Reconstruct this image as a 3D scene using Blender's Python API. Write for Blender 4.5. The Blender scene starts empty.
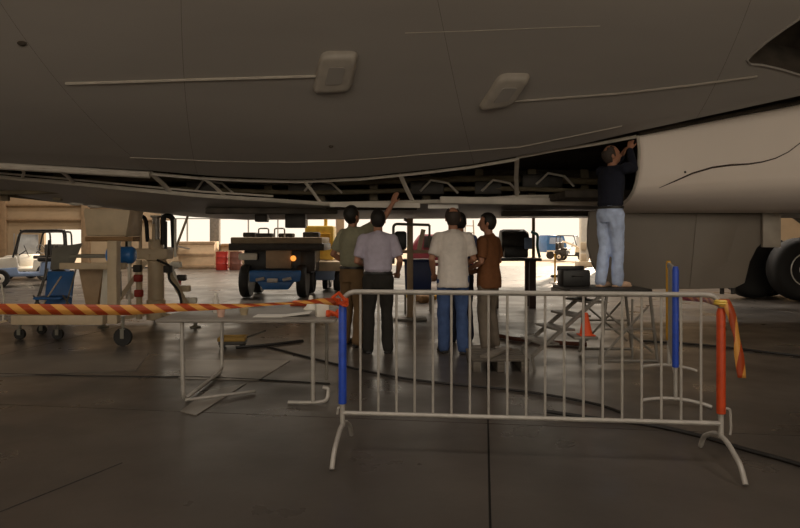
import bpy, bmesh, math, random
import numpy as np
from mathutils import Vector, Matrix, noise
from mathutils.geometry import delaunay_2d_cdt
random.seed(7)
scn = bpy.context.scene
col = scn.collection
PI = math.pi

# ------------------------------------------------------------------ camera, world, light, exposure
CAM_H, FPX, HZ = 1.43, 620.0, 240.0          # eye height, focal length in pixels, horizon row of the 800x528 frame
cam_d = bpy.data.cameras.new('camera'); cam = bpy.data.objects.new('camera', cam_d); col.objects.link(cam)
cam.location = (0, 0, CAM_H); cam.rotation_euler = (PI/2, 0, 0)
cam_d.sensor_width = 36; cam_d.lens = 36*FPX/800; cam_d.shift_y = -(264-HZ)/800
cam_d.clip_end = 500
scn.camera = cam

w = bpy.data.worlds.new('daylight'); scn.world = w; w.use_nodes = True
bg = w.node_tree.nodes['Background']; bg.inputs[0].default_value = (1.0, 0.88, 0.71, 1); bg.inputs[1].default_value = 1.2

sun_d = bpy.data.lights.new('sun', 'SUN'); sun = bpy.data.objects.new('sun', sun_d); col.objects.link(sun)
sun_d.energy = 6.0; sun_d.color = (1, .80, .60); sun_d.angle = math.radians(1.5)
sun.rotation_euler = (math.radians(-67), 0, math.radians(-22))

def area(name, loc, rot, sx, sy, e, color=(1, .86, .68), portal=False):
    d = bpy.data.lights.new(name, 'AREA'); o = bpy.data.objects.new(name, d); col.objects.link(o)
    d.shape = 'RECTANGLE'; d.size = sx; d.size_y = sy; d.energy = e; d.color = color
    o.location = loc; o.rotation_euler = rot
    if portal: d.cycles.is_portal = True
    return o
# unseen lamps added to brighten the camera side and far side of the aircraft
for lx in (-9, 0, 9):
    area('added_roof_fill', (lx, -1.0, 13.6), (0, 0, 0), 2.2, 2.2, 260, (1, .90, .79))
    area('added_roof_fill', (lx*1.3, 19.0, 13.6), (0, 0, 0), 2.2, 2.2, 760, (1, .89, .77))
    area('added_roof_fill', (lx*1.3, 28.0, 13.6), (0, 0, 0), 2.2, 2.2, 760, (1, .89, .77))
# the hangar's openings, the left one added for light, guide the sampling of the sky
area('door_portal_back', (0, -17.9, 5.75), (PI/2, 0, PI), 43, 11.5, 1, portal=True)
area('added_portal_left', (-21.9, 13, 3), (PI/2, 0, -PI/2), 16, 6, 1, portal=True)
area('door_portal_far', (4.1, 33.8, 3.5), (-PI/2, 0, 0), 14.2, 7, 1, portal=True)

scn.view_settings.view_transform = 'Standard'; scn.view_settings.look = 'None'
scn.view_settings.exposure = 0.0; scn.view_settings.gamma = 1.0
scn.view_settings.use_curve_mapping = False
scn.cycles.use_denoising = True
scn.cycles.max_bounces = 8; scn.cycles.diffuse_bounces = 5; scn.cycles.glossy_bounces = 3
scn.cycles.sample_clamp_indirect = 4.0

# ------------------------------------------------------------------ helpers
def at(px, py, Y):
    return Vector(((px-400)*Y/FPX, Y, CAM_H-(py-HZ)*Y/FPX))
def ground(px, py):
    Y = CAM_H*FPX/(py-HZ); return Vector(((px-400)*Y/FPX, Y, 0))
def lin(c):
    return tuple(((x/255)/12.92 if x/255 <= .04045 else ((x/255+.055)/1.055)**2.4) for x in c)

MATS = {}
def mat(name, rgb, rough=.6, metal=0., var=.12, scale=6., bump=.0, bscale=40., spec=.5, emit=None, stretch=(1, 1, 1)):
    if name in MATS: return MATS[name]
    m = bpy.data.materials.new(name); m.use_nodes = True; MATS[name] = m
    nt = m.node_tree; N = nt.nodes; L = nt.links; b = N['Principled BSDF']
    b.inputs['Roughness'].default_value = rough; b.inputs['Metallic'].default_value = metal
    b.inputs['Specular IOR Level'].default_value = spec
    tc = N.new('ShaderNodeTexCoord'); mp = N.new('ShaderNodeMapping'); mp.inputs['Scale'].default_value = stretch
    L.new(tc.outputs['Object'], mp.inputs[0])
    nz = N.new('ShaderNodeTexNoise'); nz.inputs['Scale'].default_value = scale; nz.inputs['Detail'].default_value = 5
    L.new(mp.outputs[0], nz.inputs['Vector'])
    r = N.new('ShaderNodeValToRGB')
    r.color_ramp.elements[0].position = .3; r.color_ramp.elements[1].position = .72
    r.color_ramp.elements[0].color = tuple(c*(1-var) for c in rgb)+(1,)
    r.color_ramp.elements[1].color = tuple(min(1, c*(1+var)) for c in rgb)+(1,)
    L.new(nz.outputs['Fac'], r.inputs[0]); L.new(r.outputs[0], b.inputs['Base Color'])
    if bump:
        n2 = N.new('ShaderNodeTexNoise'); n2.inputs['Scale'].default_value = bscale; n2.inputs['Detail'].default_value = 4
        L.new(mp.outputs[0], n2.inputs['Vector'])
        bp = N.new('ShaderNodeBump'); bp.inputs['Strength'].default_value = bump; bp.inputs['Distance'].default_value = .01
        L.new(n2.outputs['Fac'], bp.inputs['Height']); L.new(bp.outputs[0], b.inputs['Normal'])
    if emit:
        b.inputs['Emission Color'].default_value = emit[:3]+(1,); b.inputs['Emission Strength'].default_value = emit[3]
    return m
def smat(name, srgb, **k): return mat(name, lin(srgb), **k)

STEEL = mat('galvanised_steel', (.49, .455, .41), .45, .3, .12, 14)
STEELD = mat('dull_grey_steel', (.25, .23, .20), .5, .3, .2, 9)
BLUEW = smat('blue_wrap', (38, 78, 190), rough=.35, var=.15, scale=20)
ORANGEW = smat('orange_red_wrap', (205, 72, 22), rough=.4, var=.15, scale=20)
YELLOW = smat('yellow_paint', (214, 160, 40), rough=.45)
BLACK = mat('black_rubber', (.012, .011, .010), .65)
BLACKP = mat('black_plastic', (.02, .019, .018), .4)
DARK = mat('dark_metal', (.05, .045, .04), .5, .4, .3)
CREAM = smat('cream_paint', (205, 185, 155), rough=.5, var=.1)
CREAMD = smat('tan_paint', (168, 142, 112), rough=.55, var=.14)
WHITE = smat('white_paint', (232, 226, 212), rough=.45, var=.05)
PAPER = smat('paper', (235, 230, 220), rough=.8, var=.03)
BLUE = smat('blue_paint', (48, 104, 168), rough=.4, var=.15)
PALEBLUE = smat('pale_blue_paint', (138, 160, 196), rough=.4, var=.1)
NAVY = smat('navy_plastic', (22, 42, 92), rough=.45)
MAROON = smat('maroon_paint', (128, 48, 58), rough=.45)
RED = smat('red_paint', (170, 42, 30), rough=.45)
ORANGE = smat('cone_orange', (226, 84, 34), rough=.5, var=.05)
GOLD = smat('amber_paint', (255, 205, 92), rough=.35, var=.2)
GREYP = smat('grey_paint', (128, 124, 112), rough=.55)
GLASS = mat('lamp_glass', (.75, .72, .66), .15, 0, .03)
AMBER = mat('amber_lamp', (.9, .3, .05), .3, emit=(1, .35, .06, 1.2))
WOOD = smat('timber', (150, 116, 78), rough=.7, var=.25, scale=3, stretch=(1, 12, 12), bump=.2)
CABLE = mat('cable_rubber', (.018, .015, .013), .55)
SKIN = mat('skin', (.42, .20, .12), .5, 0, .08, 12)
HAIRD = mat('dark_hair', (.012, .009, .007), .55, 0, .3, 60, bump=.6, bscale=120)
HAIRG = mat('grey_brown_hair', (.05, .035, .027), .6, 0, .3, 60, bump=.6, bscale=120)

class MB:
    """collects solids into one bmesh"""
    def __init__(s): s.bm = bmesh.new()
    def add(s, verts, faces):
        vs = [s.bm.verts.new(v) for v in verts]
        for f in faces:
            try: s.bm.faces.new([vs[i] for i in f])
            except ValueError: pass
        return vs
    def box(s, c, size, rot=None, bevel=.0):
        b = bmesh.new(); bmesh.ops.create_cube(b, size=1)
        bmesh.ops.scale(b, vec=size, verts=b.verts)
        if bevel: bmesh.ops.bevel(b, geom=list(b.edges), offset=min(bevel, min(size)*.45), segments=2, affect='EDGES', profile=.5)
        M = Matrix.Translation(Vector(c)) @ (rot.to_4x4() if rot is not None else Matrix.Identity(4))
        b.transform(M); s.merge(b); return s
    def merge(s, b):
        me = bpy.data.meshes.new('t'); b.to_mesh(me); b.free(); s.bm.from_mesh(me); bpy.data.meshes.remove(me)
    def tube(s, pts, r, n=8, closed=False, caps=True, flat=None):
        pts = [Vector(p) for p in pts]; m = len(pts)
        rs = r if isinstance(r, (list, tuple)) else [r]*m
        rings = []; u = None
        for i, p in enumerate(pts):
            a = pts[i-1] if (i > 0 or closed) else p
            c = pts[(i+1) % m] if (i < m-1 or closed) else p
            t = (c-a).normalized()
            if u is None:
                u = t.cross(Vector((0, 0, 1)))
                if u.length < .05: u = t.cross(Vector((0, 1, 0)))
            u = (u-t*u.dot(t)).normalized(); v = t.cross(u)
            rr = rs[i]; ru, rv = rr if isinstance(rr, tuple) else (rr, rr)
            rings.append([s.bm.verts.new(p+u*ru*math.cos(2*PI*k/n)+v*rv*math.sin(2*PI*k/n)) for k in range(n)])
        for i in range(m if closed else m-1):
            A, B = rings[i], rings[(i+1) % m]
            for k in range(n): s.bm.faces.new((A[k], A[(k+1) % n], B[(k+1) % n], B[k]))
        if caps and not closed:
            s.bm.faces.new(rings[0][::-1]); s.bm.faces.new(rings[-1])
        return s
    def beam(s, a, b, wd, h, bevel=.0):
        a, b = Vector(a), Vector(b); d = b-a
        s.box((a+b)/2, (d.length, wd, h), d.to_track_quat('X', 'Z').to_matrix(), bevel); return s
    def ell(s, c, r, rot=None, seg=14, rings=9):
        b = bmesh.new(); bmesh.ops.create_uvsphere(b, u_segments=seg, v_segments=rings, radius=1)
        bmesh.ops.scale(b, vec=r, verts=b.verts)
        b.transform(Matrix.Translation(Vector(c)) @ (rot.to_4x4() if rot is not None else Matrix.Identity(4)))
        s.merge(b); return s
    def lathe(s, prof, c, axis='Z', n=20):
        A = {'Z': lambda r, h, a: (r*math.cos(a), r*math.sin(a), h), 'X': lambda r, h, a: (h, r*math.cos(a), r*math.sin(a)),
             'Y': lambda r, h, a: (r*math.cos(a), h, r*math.sin(a))}[axis]
        rings = [[s.bm.verts.new(Vector(c)+Vector(A(max(r, 1e-4), h, 2*PI*k/n))) for k in range(n)] for r, h in prof]
        for i in range(len(rings)-1):
            for k in range(n): s.bm.faces.new((rings[i][k], rings[i][(k+1) % n], rings[i+1][(k+1) % n], rings[i+1][k]))
        s.bm.faces.new(rings[0][::-1]); s.bm.faces.new(rings[-1]); return s
    def prism(s, poly, ext, bevel=0):
        """poly: 3-D points of a planar outline, ext: extrusion vector"""
        b = bmesh.new(); vs = [b.verts.new(p) for p in poly]; f = b.faces.new(vs)
        r = bmesh.ops.extrude_face_region(b, geom=[f])
        bmesh.ops.translate(b, vec=Vector(ext), verts=[x for x in r['geom'] if isinstance(x, bmesh.types.BMVert)])
        bmesh.ops.recalc_face_normals(b, faces=b.faces)
        if bevel: bmesh.ops.bevel(b, geom=list(b.edges), offset=bevel, segments=2, affect='EDGES', profile=.5)
        s.merge(b); return s
    def sheet(s, grid):
        R = [[s.bm.verts.new(p) for p in row] for row in grid]
        for i in range(len(R)-1):
            for j in range(len(R[0])-1): s.bm.faces.new((R[i][j], R[i][j+1], R[i+1][j+1], R[i+1][j]))
        return s
    def build(s, name, m, parent=None, smooth=40, label=None, recalc=True, origin=None):
        if recalc: bmesh.ops.recalc_face_normals(s.bm, faces=s.bm.faces)
        me = bpy.data.meshes.new(name); s.bm.to_mesh(me); s.bm.free(); me.materials.append(m)
        if smooth:
            me.polygons.foreach_set('use_smooth', [True]*len(me.polygons)); me.set_sharp_from_angle(angle=math.radians(smooth))
        o = bpy.data.objects.new(name, me); col.objects.link(o)
        if parent is not None:
            o.parent = parent; o.matrix_parent_inverse = parent.matrix_basis.inverted() if isinstance(parent, bpy.types.Object) and parent.get('_world') else Matrix.Identity(4)
        if label: o['label'] = label
        return o

def thing(name, label, cat, loc=(0, 0, 0), rz=0, group=None):
    o = bpy.data.objects.new(name, None); col.objects.link(o); o.empty_display_size = .1
    o.location = loc; o.rotation_euler = (0, 0, rz); o['label'] = label; o['category'] = cat
    if group: o['group'] = group
    return o
def tag(o, label, cat, group=None):
    o['label'] = label; o['category'] = cat
    if group: o['group'] = group
    return o
def struct(o):
    o['kind'] = 'structure'; return o
def fillet(pts, r, n=5):
    """round the inner corners of a polyline"""
    pts = [Vector(p) for p in pts]; out = [pts[0]]
    for i in range(1, len(pts)-1):
        a, b, c = pts[i-1], pts[i], pts[i+1]
        d1, d2 = (a-b), (c-b); k = min(r, d1.length*.45, d2.length*.45)
        p, q = b+d1.normalized()*k, b+d2.normalized()*k
        for j in range(n+1):
            t = j/n; out.append(p*(1-t)**2+b*2*t*(1-t)+q*t*t)
    out.append(pts[-1]); return out

# ------------------------------------------------------------------ setting: hangar shell
def floor_material():
    m = mat('sealed_concrete', (.088, .074, .062), .34, 0, .28, .8, bump=.12, bscale=9)
    nt = m.node_tree; N = nt.nodes; L = nt.links; b = N['Principled BSDF']
    tc = N.new('ShaderNodeNewGeometry')
    nz = N.new('ShaderNodeTexNoise'); nz.inputs['Scale'].default_value = 1.4; nz.inputs['Detail'].default_value = 6
    L.new(tc.outputs['Position'], nz.inputs['Vector'])
    mr = N.new('ShaderNodeMapRange'); mr.inputs[1].default_value = .3; mr.inputs[2].default_value = .7
    mr.inputs[3].default_value = .24; mr.inputs[4].default_value = .46
    L.new(nz.outputs['Fac'], mr.inputs[0]); L.new(mr.outputs[0], b.inputs['Roughness'])
    # stains follow the world position so that all slabs differ
    for n in N:
        if n.type == 'MAPPING':
            L.new(tc.outputs['Position'], n.inputs[0])
    return m
CONC = floor_material()
XW, YB, YF, ZR = 22.0, -18.0, 34.0, 16.0
floor = struct(MB().box((0, (YB+YF)/2, -.16), (2*XW, YF-YB, .28)).build('floor', mat('joint_filler', (.03, .026, .022), .8), smooth=0))
ANG = -.135
ca, sa = math.cos(ANG), math.sin(ANG)
slab_me = None
SX = SY = 6.0; JX, JY = .70, 4.93
joint_o = Vector((JX, JY, 0))
for i in range(-5, 6):
    for j in range(-5, 7):
        cx, cy = (i+.5)*SX, (j+.5)*SY-.10
        x = joint_o.x+cx*ca-cy*sa; y = joint_o.y+cx*sa+cy*ca
        if abs(x) > XW-2 or not (YB+2 < y < YF-2): continue
        if slab_me is None:
            o = MB().box((0, 0, -.0102), (SX-.014, SY-.014, .0196)).build('slab', CONC, floor, 0); slab_me = o.data
        else:
            o = bpy.data.objects.new('slab', slab_me); col.objects.link(o); o.parent = floor
        o.location = (x, y, 0); o.rotation_euler = (0, 0, ANG)
# apron outside, seen through the openings
struct(MB().box((-72.1, 8, -.2), (99.8, 52, .3)).build('ground_side_apron', smat('apron_concrete', (196, 176, 150), rough=.8, var=.1, scale=.4), smooth=0))
struct(MB().box((0, 85, -.2), (240, 101.8, .3)).build('ground_apron', smat('apron_concrete', (196, 176, 150), rough=.8, var=.1, scale=.4), smooth=0))
struct(MB().box((0, -50, -.2), (240, 63.8, .3)).build('ground_forecourt', MATS['apron_concrete'], smooth=0))
WALLM = smat('wall_sheet', (186, 164, 134), rough=.7, var=.08, scale=1.5)
DARKW = smat('roof_sheet', (120, 108, 92), rough=.8, var=.1, scale=1)
struct(MB().box((0, (YB+YF)/2, ZR+.1), (2*XW+1, YF-YB+1, .2)).build('ceiling', DARKW, smooth=0))
def wall_with_holes(name, X0, X1, z1, Y, th, holes, m):
    xs = sorted({X0, X1, *[h[0] for h in holes], *[h[1] for h in holes]}); zs = sorted({0, z1, *[h[2] for h in holes], *[h[3] for h in holes]})
    b = MB()
    for a, c in zip(xs, xs[1:]):
        for d, e in zip(zs, zs[1:]):
            if any(h[0] <= a and c <= h[1] and h[2] <= d and e <= h[3] for h in holes): continue
            b.box(((a+c)/2, Y, (d+e)/2), (c-a, th, e-d))
    return struct(b.build(name, m, smooth=0))
def fx(px, Y=YF): return (px-400)*Y/FPX
far_holes = [(fx(44), fx(83), 0, 2.0), (fx(163), fx(212), 1.0, 6.5), (fx(219), fx(337), 1.15, 6.5), (fx(344), fx(606), 0, 7.0)]
wf = wall_with_holes('wall_far', -XW, XW, ZR, YF+.1, .2, far_holes, WALLM)
wall_with_holes('wall_back', -XW, XW, ZR, YB-.1, .2, [(-21.5, 21.5, 0, 11.5)], WALLM)
b = MB()   # opening added in the unseen left wall to light the left side
for y0, y1, z0, z1 in ((YB, 5, 0, ZR), (21, YF, 0, ZR), (5, 21, 6, ZR)): b.box((-XW-.1, (y0+y1)/2, (z0+z1)/2), (.2, y1-y0, z1-z0))
struct(b.build('wall_left', WALLM, smooth=0))
struct(MB().box((XW+.1, (YB+YF)/2, ZR/2), (.2, YF-YB, ZR)).build('wall_right', WALLM, smooth=0))
# cladding posts and rails of the far wall
for px in (4, 87, 128, 215.5, 340.5):
    MB().box((fx(px), YF-.12, 4), (.42 if px != 215.5 else .5, .24, 8), bevel=.02).build('column', CREAMD if px != 215.5 else STEELD, wf)
for z in (2.55, 3.35):
    MB().box((fx(65)-1.2, YF-.1, z), (14.5, .16, .12), bevel=.02).build('wall_rail', CREAMD, wf)
for i, (a, b_, c, d) in enumerate(far_holes[1:3]):
    fr = MB()
    for x in (a, b_): fr.box((x, YF-.02, (c+d)/2), (.1, .3, d-c))
    for z in (c, d): fr.box(((a+b_)/2, YF-.02, z), (b_-a, .3, .1))
    n = 2 if i == 0 else 4
    for k in range(1, n): fr.box((a+(b_-a)*k/n, YF-.02, (c+d)/2), (.05, .12, d-c))
    fr.box(((a+b_)/2, YF-.02, 2.6), (b_-a, .1, .05))
    struct(fr.build('window_%d' % (i+1), STEELD, smooth=0))

# ------------------------------------------------------------------ the airliner
HULL_Y, HULL_R, HULL_Z = 9.5, 4.6, 2.15
def hull(X, th, off=0.):
    return Vector((X, HULL_Y-(HULL_R+off)*math.sin(th), HULL_Z+HULL_R-(HULL_R+off)*math.cos(th)))
def th_at(py):
    lo, hi = 0., 1.2
    for _ in range(50):
        m = (lo+hi)/2; p = hull(0, m); y = HZ-(p.z-CAM_H)*FPX/p.y
        if y > py: lo = m
        else: hi = m
    return lo
def hp(px, py, off=0.):
    th = th_at(py); p = hull(0, th, off); p.x = (px-400)*hull(0, th).y/FPX; return p
def hxt(px, py):
    th = th_at(py); return ((px-400)*hull(0, th).y/FPX, th)
EDGE = [hxt(*q) for q in ((-250, 156), (0, 163), (80, 167), (150, 171), (220, 177), (300, 180), (360, 177), (420, 171), (470, 165), (515, 157), (575, 146), (636, 132), (700, 118), (800, 96), (900, 76))]
EDGE = [(-16, EDGE[0][1])]+EDGE+[(16, EDGE[-1][1]+.02)]
LAP = [hxt(*q) for q in ((-250, 150), (0, 152), (130, 157), (220, 161), (300, 162), (420, 154), (520, 147), (625, 125), (700, 111), (800, 89), (900, 70))]
LAP = [(-16, LAP[0][1])]+LAP+[(16, LAP[-1][1]+.02)]
def itp(T, X): return float(np.interp(X, [a for a, b in T], [b for a, b in T]))
ship = thing('airliner', 'grey brown airliner belly with open fairing spanning the top of the photo', 'airplane', (0, 0, 0))
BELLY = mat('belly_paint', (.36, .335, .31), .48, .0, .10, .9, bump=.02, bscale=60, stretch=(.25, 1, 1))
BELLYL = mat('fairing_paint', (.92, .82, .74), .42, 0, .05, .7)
RAIL = mat('primer_grey', (.62, .57, .50), .5, .1, .12, 5)
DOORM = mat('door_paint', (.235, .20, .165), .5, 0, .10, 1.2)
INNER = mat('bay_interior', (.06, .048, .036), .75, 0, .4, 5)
GREENP = mat('zinc_primer', (.16, .13, .08), .6, 0, .3, 5)

def colline(a, b):
    (X0, t0), (X1, t1) = hxt(*a), hxt(*b)
    return lambda th: X0+(X1-X0)*(min(th, 1.3)-t0)/(t1-t0)
cuts = [lambda th: -16., colline((5, 10), (130, 155)), colline((181, 2), (192, 150)), colline((438, 2), (470, 150)), lambda th: 3.4, lambda th: 16.]
G = .0016
def inset(poly, X, th): pass
inlet_px = [(747, 60), (752, 54), (766, 42), (784, 29), (812, 10), (835, 5), (838, 60), (822, 76), (800, 75), (780, 69), (762, 65), (750, 64)]
inlet = [hxt(*q) for q in inlet_px]
def in_poly(x, y, P):
    c = False
    for i in range(len(P)):
        (x1, y1), (x2, y2) = P[i-1], P[i]
        if (y1 > y) != (y2 > y) and x < (x2-x1)*(y-y1)/(y2-y1)+x1: c = not c
    return c
# rows: edge to lap, lap to shoulder, shoulder to crown
for k in range(5):
    rows = [(lambda X: itp(EDGE, X), lambda X: itp(LAP, X)), (lambda X: itp(LAP, X), lambda X: 1.05), (lambda X: 1.05, lambda X: 1.9), (lambda X: 1.9, lambda X: PI)]
    for r, (f0, f1) in enumerate(rows):
        off = -.006 if r == 0 else 0.
        nx, nt_ = 34, (3 if r == 0 else 16)
        if k == 4 and r == 1:
            pts = []; edges = []
            # outer loop then grid then the inlet hole
            nx, nt_ = 40, 26
            V2 = []
            for j in range(nt_+1):
                for i in range(nx+1):
                    u, v = i/nx, j/nt_
                    X = 3.; 
                    for _ in range(4):
                        th = f0(X)*(1-v)+f1(X)*v; X = (cuts[k](th)+G)*(1-u**1.6)+(cuts[k+1](th)-G)*u**1.6
                    th = f0(X)*(1-v)+f1(X)*v+(G/HULL_R if j == 0 else -G/HULL_R if j == nt_ else 0)
                    V2.append((X, th))
            idx = lambda i, j: j*(nx+1)+i
            E2 = [(idx(i, 0), idx(i+1, 0)) for i in range(nx)]+[(idx(i, nt_), idx(i+1, nt_)) for i in range(nx)]
            E2 += [(idx(0, j), idx(0, j+1)) for j in range(nt_)]+[(idx(nx, j), idx(nx, j+1)) for j in range(nt_)]
            n0 = len(V2); V2 += inlet; E2 += [(n0+i, n0+(i+1) % len(inlet)) for i in range(len(inlet))]
            vo, _, fo, _, _, _ = delaunay_2d_cdt([Vector(v) for v in V2], E2, [], 0, 1e-6)
            outer = [V2[idx(i, 0)] for i in range(nx+1)]+[V2[idx(nx, j)] for j in range(1, nt_+1)]+[V2[idx(i, nt_)] for i in range(nx-1, -1, -1)]+[V2[idx(0, j)] for j in range(nt_-1, 0, -1)]
            b = MB(); fs = []
            for f in fo:
                cx = sum(vo[i][0] for i in f)/len(f); cy = sum(vo[i][1] for i in f)/len(f)
                if in_poly(cx, cy, inlet) or not in_poly(cx, cy, outer): continue
                fs.append(f)
            b.add([hull(v[0], v[1], off) for v in vo], fs)
            b.build('skin_panel', BELLY, ship, 30); continue
        g = []
        for j in range(nt_+1):
            v = j/nt_; row = []
            for i in range(nx+1):
                u = i/nx; X = 0.
                for _ in range(4):
                    th = f0(X)*(1-v)+f1(X)*v
                    X = (cuts[k](th)+G)*(1-u)+(cuts[k+1](th)-G)*u
                th = f0(X)*(1-v)+f1(X)*v+(G/HULL_R if j == 0 else -G/HULL_R if j == nt_ else 0)
                row.append(hull(X, th, off))
            g.append(row)
        MB().sheet(g).build('skin_panel', BELLY, ship, 30)
# far side skin and the dark inner shell behind the joints
MB().sheet([[hull(X, th) for X in np.linspace(-16, 16, 20)] for th in np.linspace(PI+.002, 2*PI-.45, 24)]).build('skin_panel', BELLY, ship, 30)
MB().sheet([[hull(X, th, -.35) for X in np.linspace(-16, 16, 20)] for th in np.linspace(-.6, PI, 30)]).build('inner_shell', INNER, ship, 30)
# inlet duct with a rolled lip
b = MB(); loopo = [hull(X, th) for X, th in inlet]; loopi = [hull(X+.25, th+.01, -.33) for X, th in inlet]
b.sheet([loopo+loopo[:1], loopi+loopi[:1]])
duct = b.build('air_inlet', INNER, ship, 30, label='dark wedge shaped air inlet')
MB().tube([hull(X, th, .004) for X, th in inlet], .014, 6, closed=True).build('lip', BELLY, duct)
# lap strip, seam strips, rub strip
def strip(pts, r, name='seam_strip', m=RAIL, parent=ship, n=6):
    return MB().tube(pts, r, n).build(name, m, parent)
strip([hp(px, py, .003) for px, py in [(130, 157.5), (160, 158.6), (190, 160), (220, 161.2), (260, 162), (300, 162), (340, 160.8), (380, 158), (420, 154.5), (470, 150.8), (520, 147), (570, 136.8), (622, 126)]], [(.010, .006)]*13)
# light diagonal panel stain edge and skin joints near the top right
strip([hp(px, py, .002) for px, py in [(405, 33), (470, 31), (540, 28), (600, 26)]], .004)

# the two belly pods with their conduits
def pod(corners, name, rod):
    c3 = [hp(*c) for c in corners]; cen = sum(c3, Vector())/4
    nrm = (c3[1]-c3[0]).cross(c3[3]-c3[0]).normalized()
    if nrm.y > 0: nrm = -nrm
    ex = (c3[1]-c3[0]+c3[2]-c3[3]).normalized()
    b = bmesh.new(); lay = []
    for sc, h in ((1.06, -.03), (1.06, .012), (1., .05), (.93, .07), (.78, .078)):
        lay.append([b.verts.new(cen+(p-cen)*sc+nrm*h) for p in fillet_loop(c3, .09)])
    for A, B in zip(lay, lay[1:]):
        for i in range(len(A)): b.faces.new((A[i], A[(i+1) % len(A)], B[(i+1) % len(A)], B[i]))
    b.faces.new(lay[-1]); m = MB(); m.bm.free(); m.bm = b
    o = m.build('pod', mat('pod_paint', (.46, .42, .37), .5), ship, 50, label='raised rounded pod on the belly skin')
    b2 = MB(); b2.prism([cen+(p-cen)*.45+nrm*.076 for p in fillet_loop(c3, .05)], nrm*.012)
    b2.build('cover_plate', BELLY, o)
    return o
def fillet_loop(c, r, n=4):
    out = []
    for i in range(len(c)):
        a, b, d = c[i-1], c[i], c[(i+1) % len(c)]
        p, q = b+(a-b).normalized()*r, b+(d-b).normalized()*r
        for j in range(n+1):
            t = j/n; out.append(p*(1-t)**2+b*2*t*(1-t)+q*t*t)
    return out
pod([(322, 52), (358, 52), (350, 89), (313, 91)], 'pod', True)
pod([(500, 74), (531, 74), (511, 103), (478, 108)], 'pod', True)
strip([hp(px, py, .012) for px, py in [(66, 83), (120, 81.5), (180, 79.5), (250, 77.5), (316, 75.5)]], .016, 'conduit', RAIL)
strip([hp(px, py, .008) for px, py in [(514, 101), (560, 97.5), (620, 93), (690, 85), (757, 76)]], .012, 'conduit', MATS['pod_paint'])
MB().ell(hp(22, 43, .0), (.05, .02, .03)).build('drain_hole', INNER, ship)
MB().ell(hp(331, 146, .0), (.03, .015, .025)).build('drain_hole', INNER, ship)
# upper edge member of the opening
def edge_pts(p): return [hp(px, py, -.01) for px, py in p]
b = MB(); q = [(-60, 161), (0, 165), (50, 168), (100, 171), (150, 174)]
b.tube([hp(px, py, .01) for px, py in q], (.05), 8); b.build('edge_rail', RAIL, ship)
strip(edge_pts([(150, 174.5), (200, 179), (250, 181.5), (300, 182.5), (360, 180), (420, 174), (470, 168), (517, 160)]), .022, 'edge_rail')
strip([hp(px, py, -.05) for px, py in [(517, 161), (560, 153), (600, 147), (637, 140)]], .022, 'edge_rail')
# lower keel shell
KX = lambda px: (px-400)*8.8/FPX
LOW = [(-16, 2.9), (KX(-150), 2.55), (KX(0), 2.31), (KX(60), 2.24), (KX(110), 2.17), (KX(200), 2.05), (KX(330), 1.93), (KX(450), 1.97), (KX(520), 2.03), (KX(610), 2.04), (16, 2.04)]
KZ = lambda px: (px-400)*10/FPX
BOT = [(-16, 2.9), (KZ(-150), 2.45), (KZ(0), 2.19), (KZ(60), 2.03), (KZ(130), 1.91), (KZ(200), 1.85), (KZ(400), 1.87), (KZ(590), 1.89), (16, 1.89)]
def keel(X, t):
    zl, zb = itp(LOW, X), itp(BOT, X)
    if t <= 1: 
        return Vector((X, 8.8+1.2*t, zl+(zb-zl)*(1-(1-t)**2)))
    if t <= 2: return Vector((X, 10+3*(t-1), zb))
    return Vector((X, 13+1.2*(t-2), zb+.9*(t-2)**1.5))
xs = [-16, -8.5]+[KX(p) for p in (0, 75, 172, 228, 322, 414, 517, 625)]+[16]
for a, c in zip(xs, xs[1:]):
    n = max(3, int((c-a)/.25))
    MB().sheet([[keel(X, t) for X in np.linspace(a+.0008, c-.0008, n)] for t in (0, .2, .4, .6, .8, 1, 1.5, 2, 2.3, 2.6, 3)]).build('keel_panel', DOORM if False else BELLY, ship, 30)
lowpts = [keel(X, 0)+Vector((0, -.02, .01)) for X in np.linspace(-9, 3.2, 50)]
strip(lowpts, .03, 'lower_rail', RAIL)
strip([p+Vector((0, -.06, .055)) for p in lowpts[2:30]], .014, 'lower_rail', RAIL)
# frame struts between the rails
for (x0, y0), (x1, y1), r in (((56, 169), (74, 187), .03), ((150, 174), (171, 193), .04), ((203, 179), (226, 198), .032), ((304, 182), (321, 202), .03), ((400, 176), (413, 203), .034), ((517, 160), (517, 199), .03), ((20, 166), (22, 180), .02)):
    a = hp(x0, y0, -.02); X = KX(x1); c = keel(X, 0)+Vector((0, 0, .01)); m_ = (a+c)/2+Vector((0, .06, 0))
    MB().tube([a, m_, c], [(r, r*.6)]*3, 8).build('frame_strut', RAIL, ship)
# things inside the open bay: ribs, ducts, black boxes
for X in np.arange(-6, 3.4, .8):
    b = MB(); b.box((X, 10.2, 2.34), (.05, 1.6, .5)); b.box((X, 9.42, 2.3), (.12, .05, .55)); b.build('bay_frame', GREENP, ship)
for y, z, r in ((9.3, 2.32, .05), (9.6, 2.45, .09), (9.15, 2.16, .035)):
    MB().tube([(X, y+.03*math.sin(X*2), z+.03*math.sin(X*1.3)) for X in np.linspace(-7, 3.2, 40)], r, 8).build('duct', INNER if r > .08 else GREENP, ship)
for X, sx, z in ((-2.9, .5, 2.2), (-1.3, .7, 2.2), (.4, .5, 2.2), (1.3, .4, 2.2), (2.1, .6, 2.3)):
    MB().box((X, 9.25, z), (sx, .25, .2), bevel=.02).build('equipment_box', DARK, ship)
    MB().tube([(X-.1, 9.1, z-.05), (X+.05, 9.0, z+.1), (X+.3, 9.05, z+.06), (X+.45, 9.1, z-.08)], .018, 6).build('hose', RAIL, ship)
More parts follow.
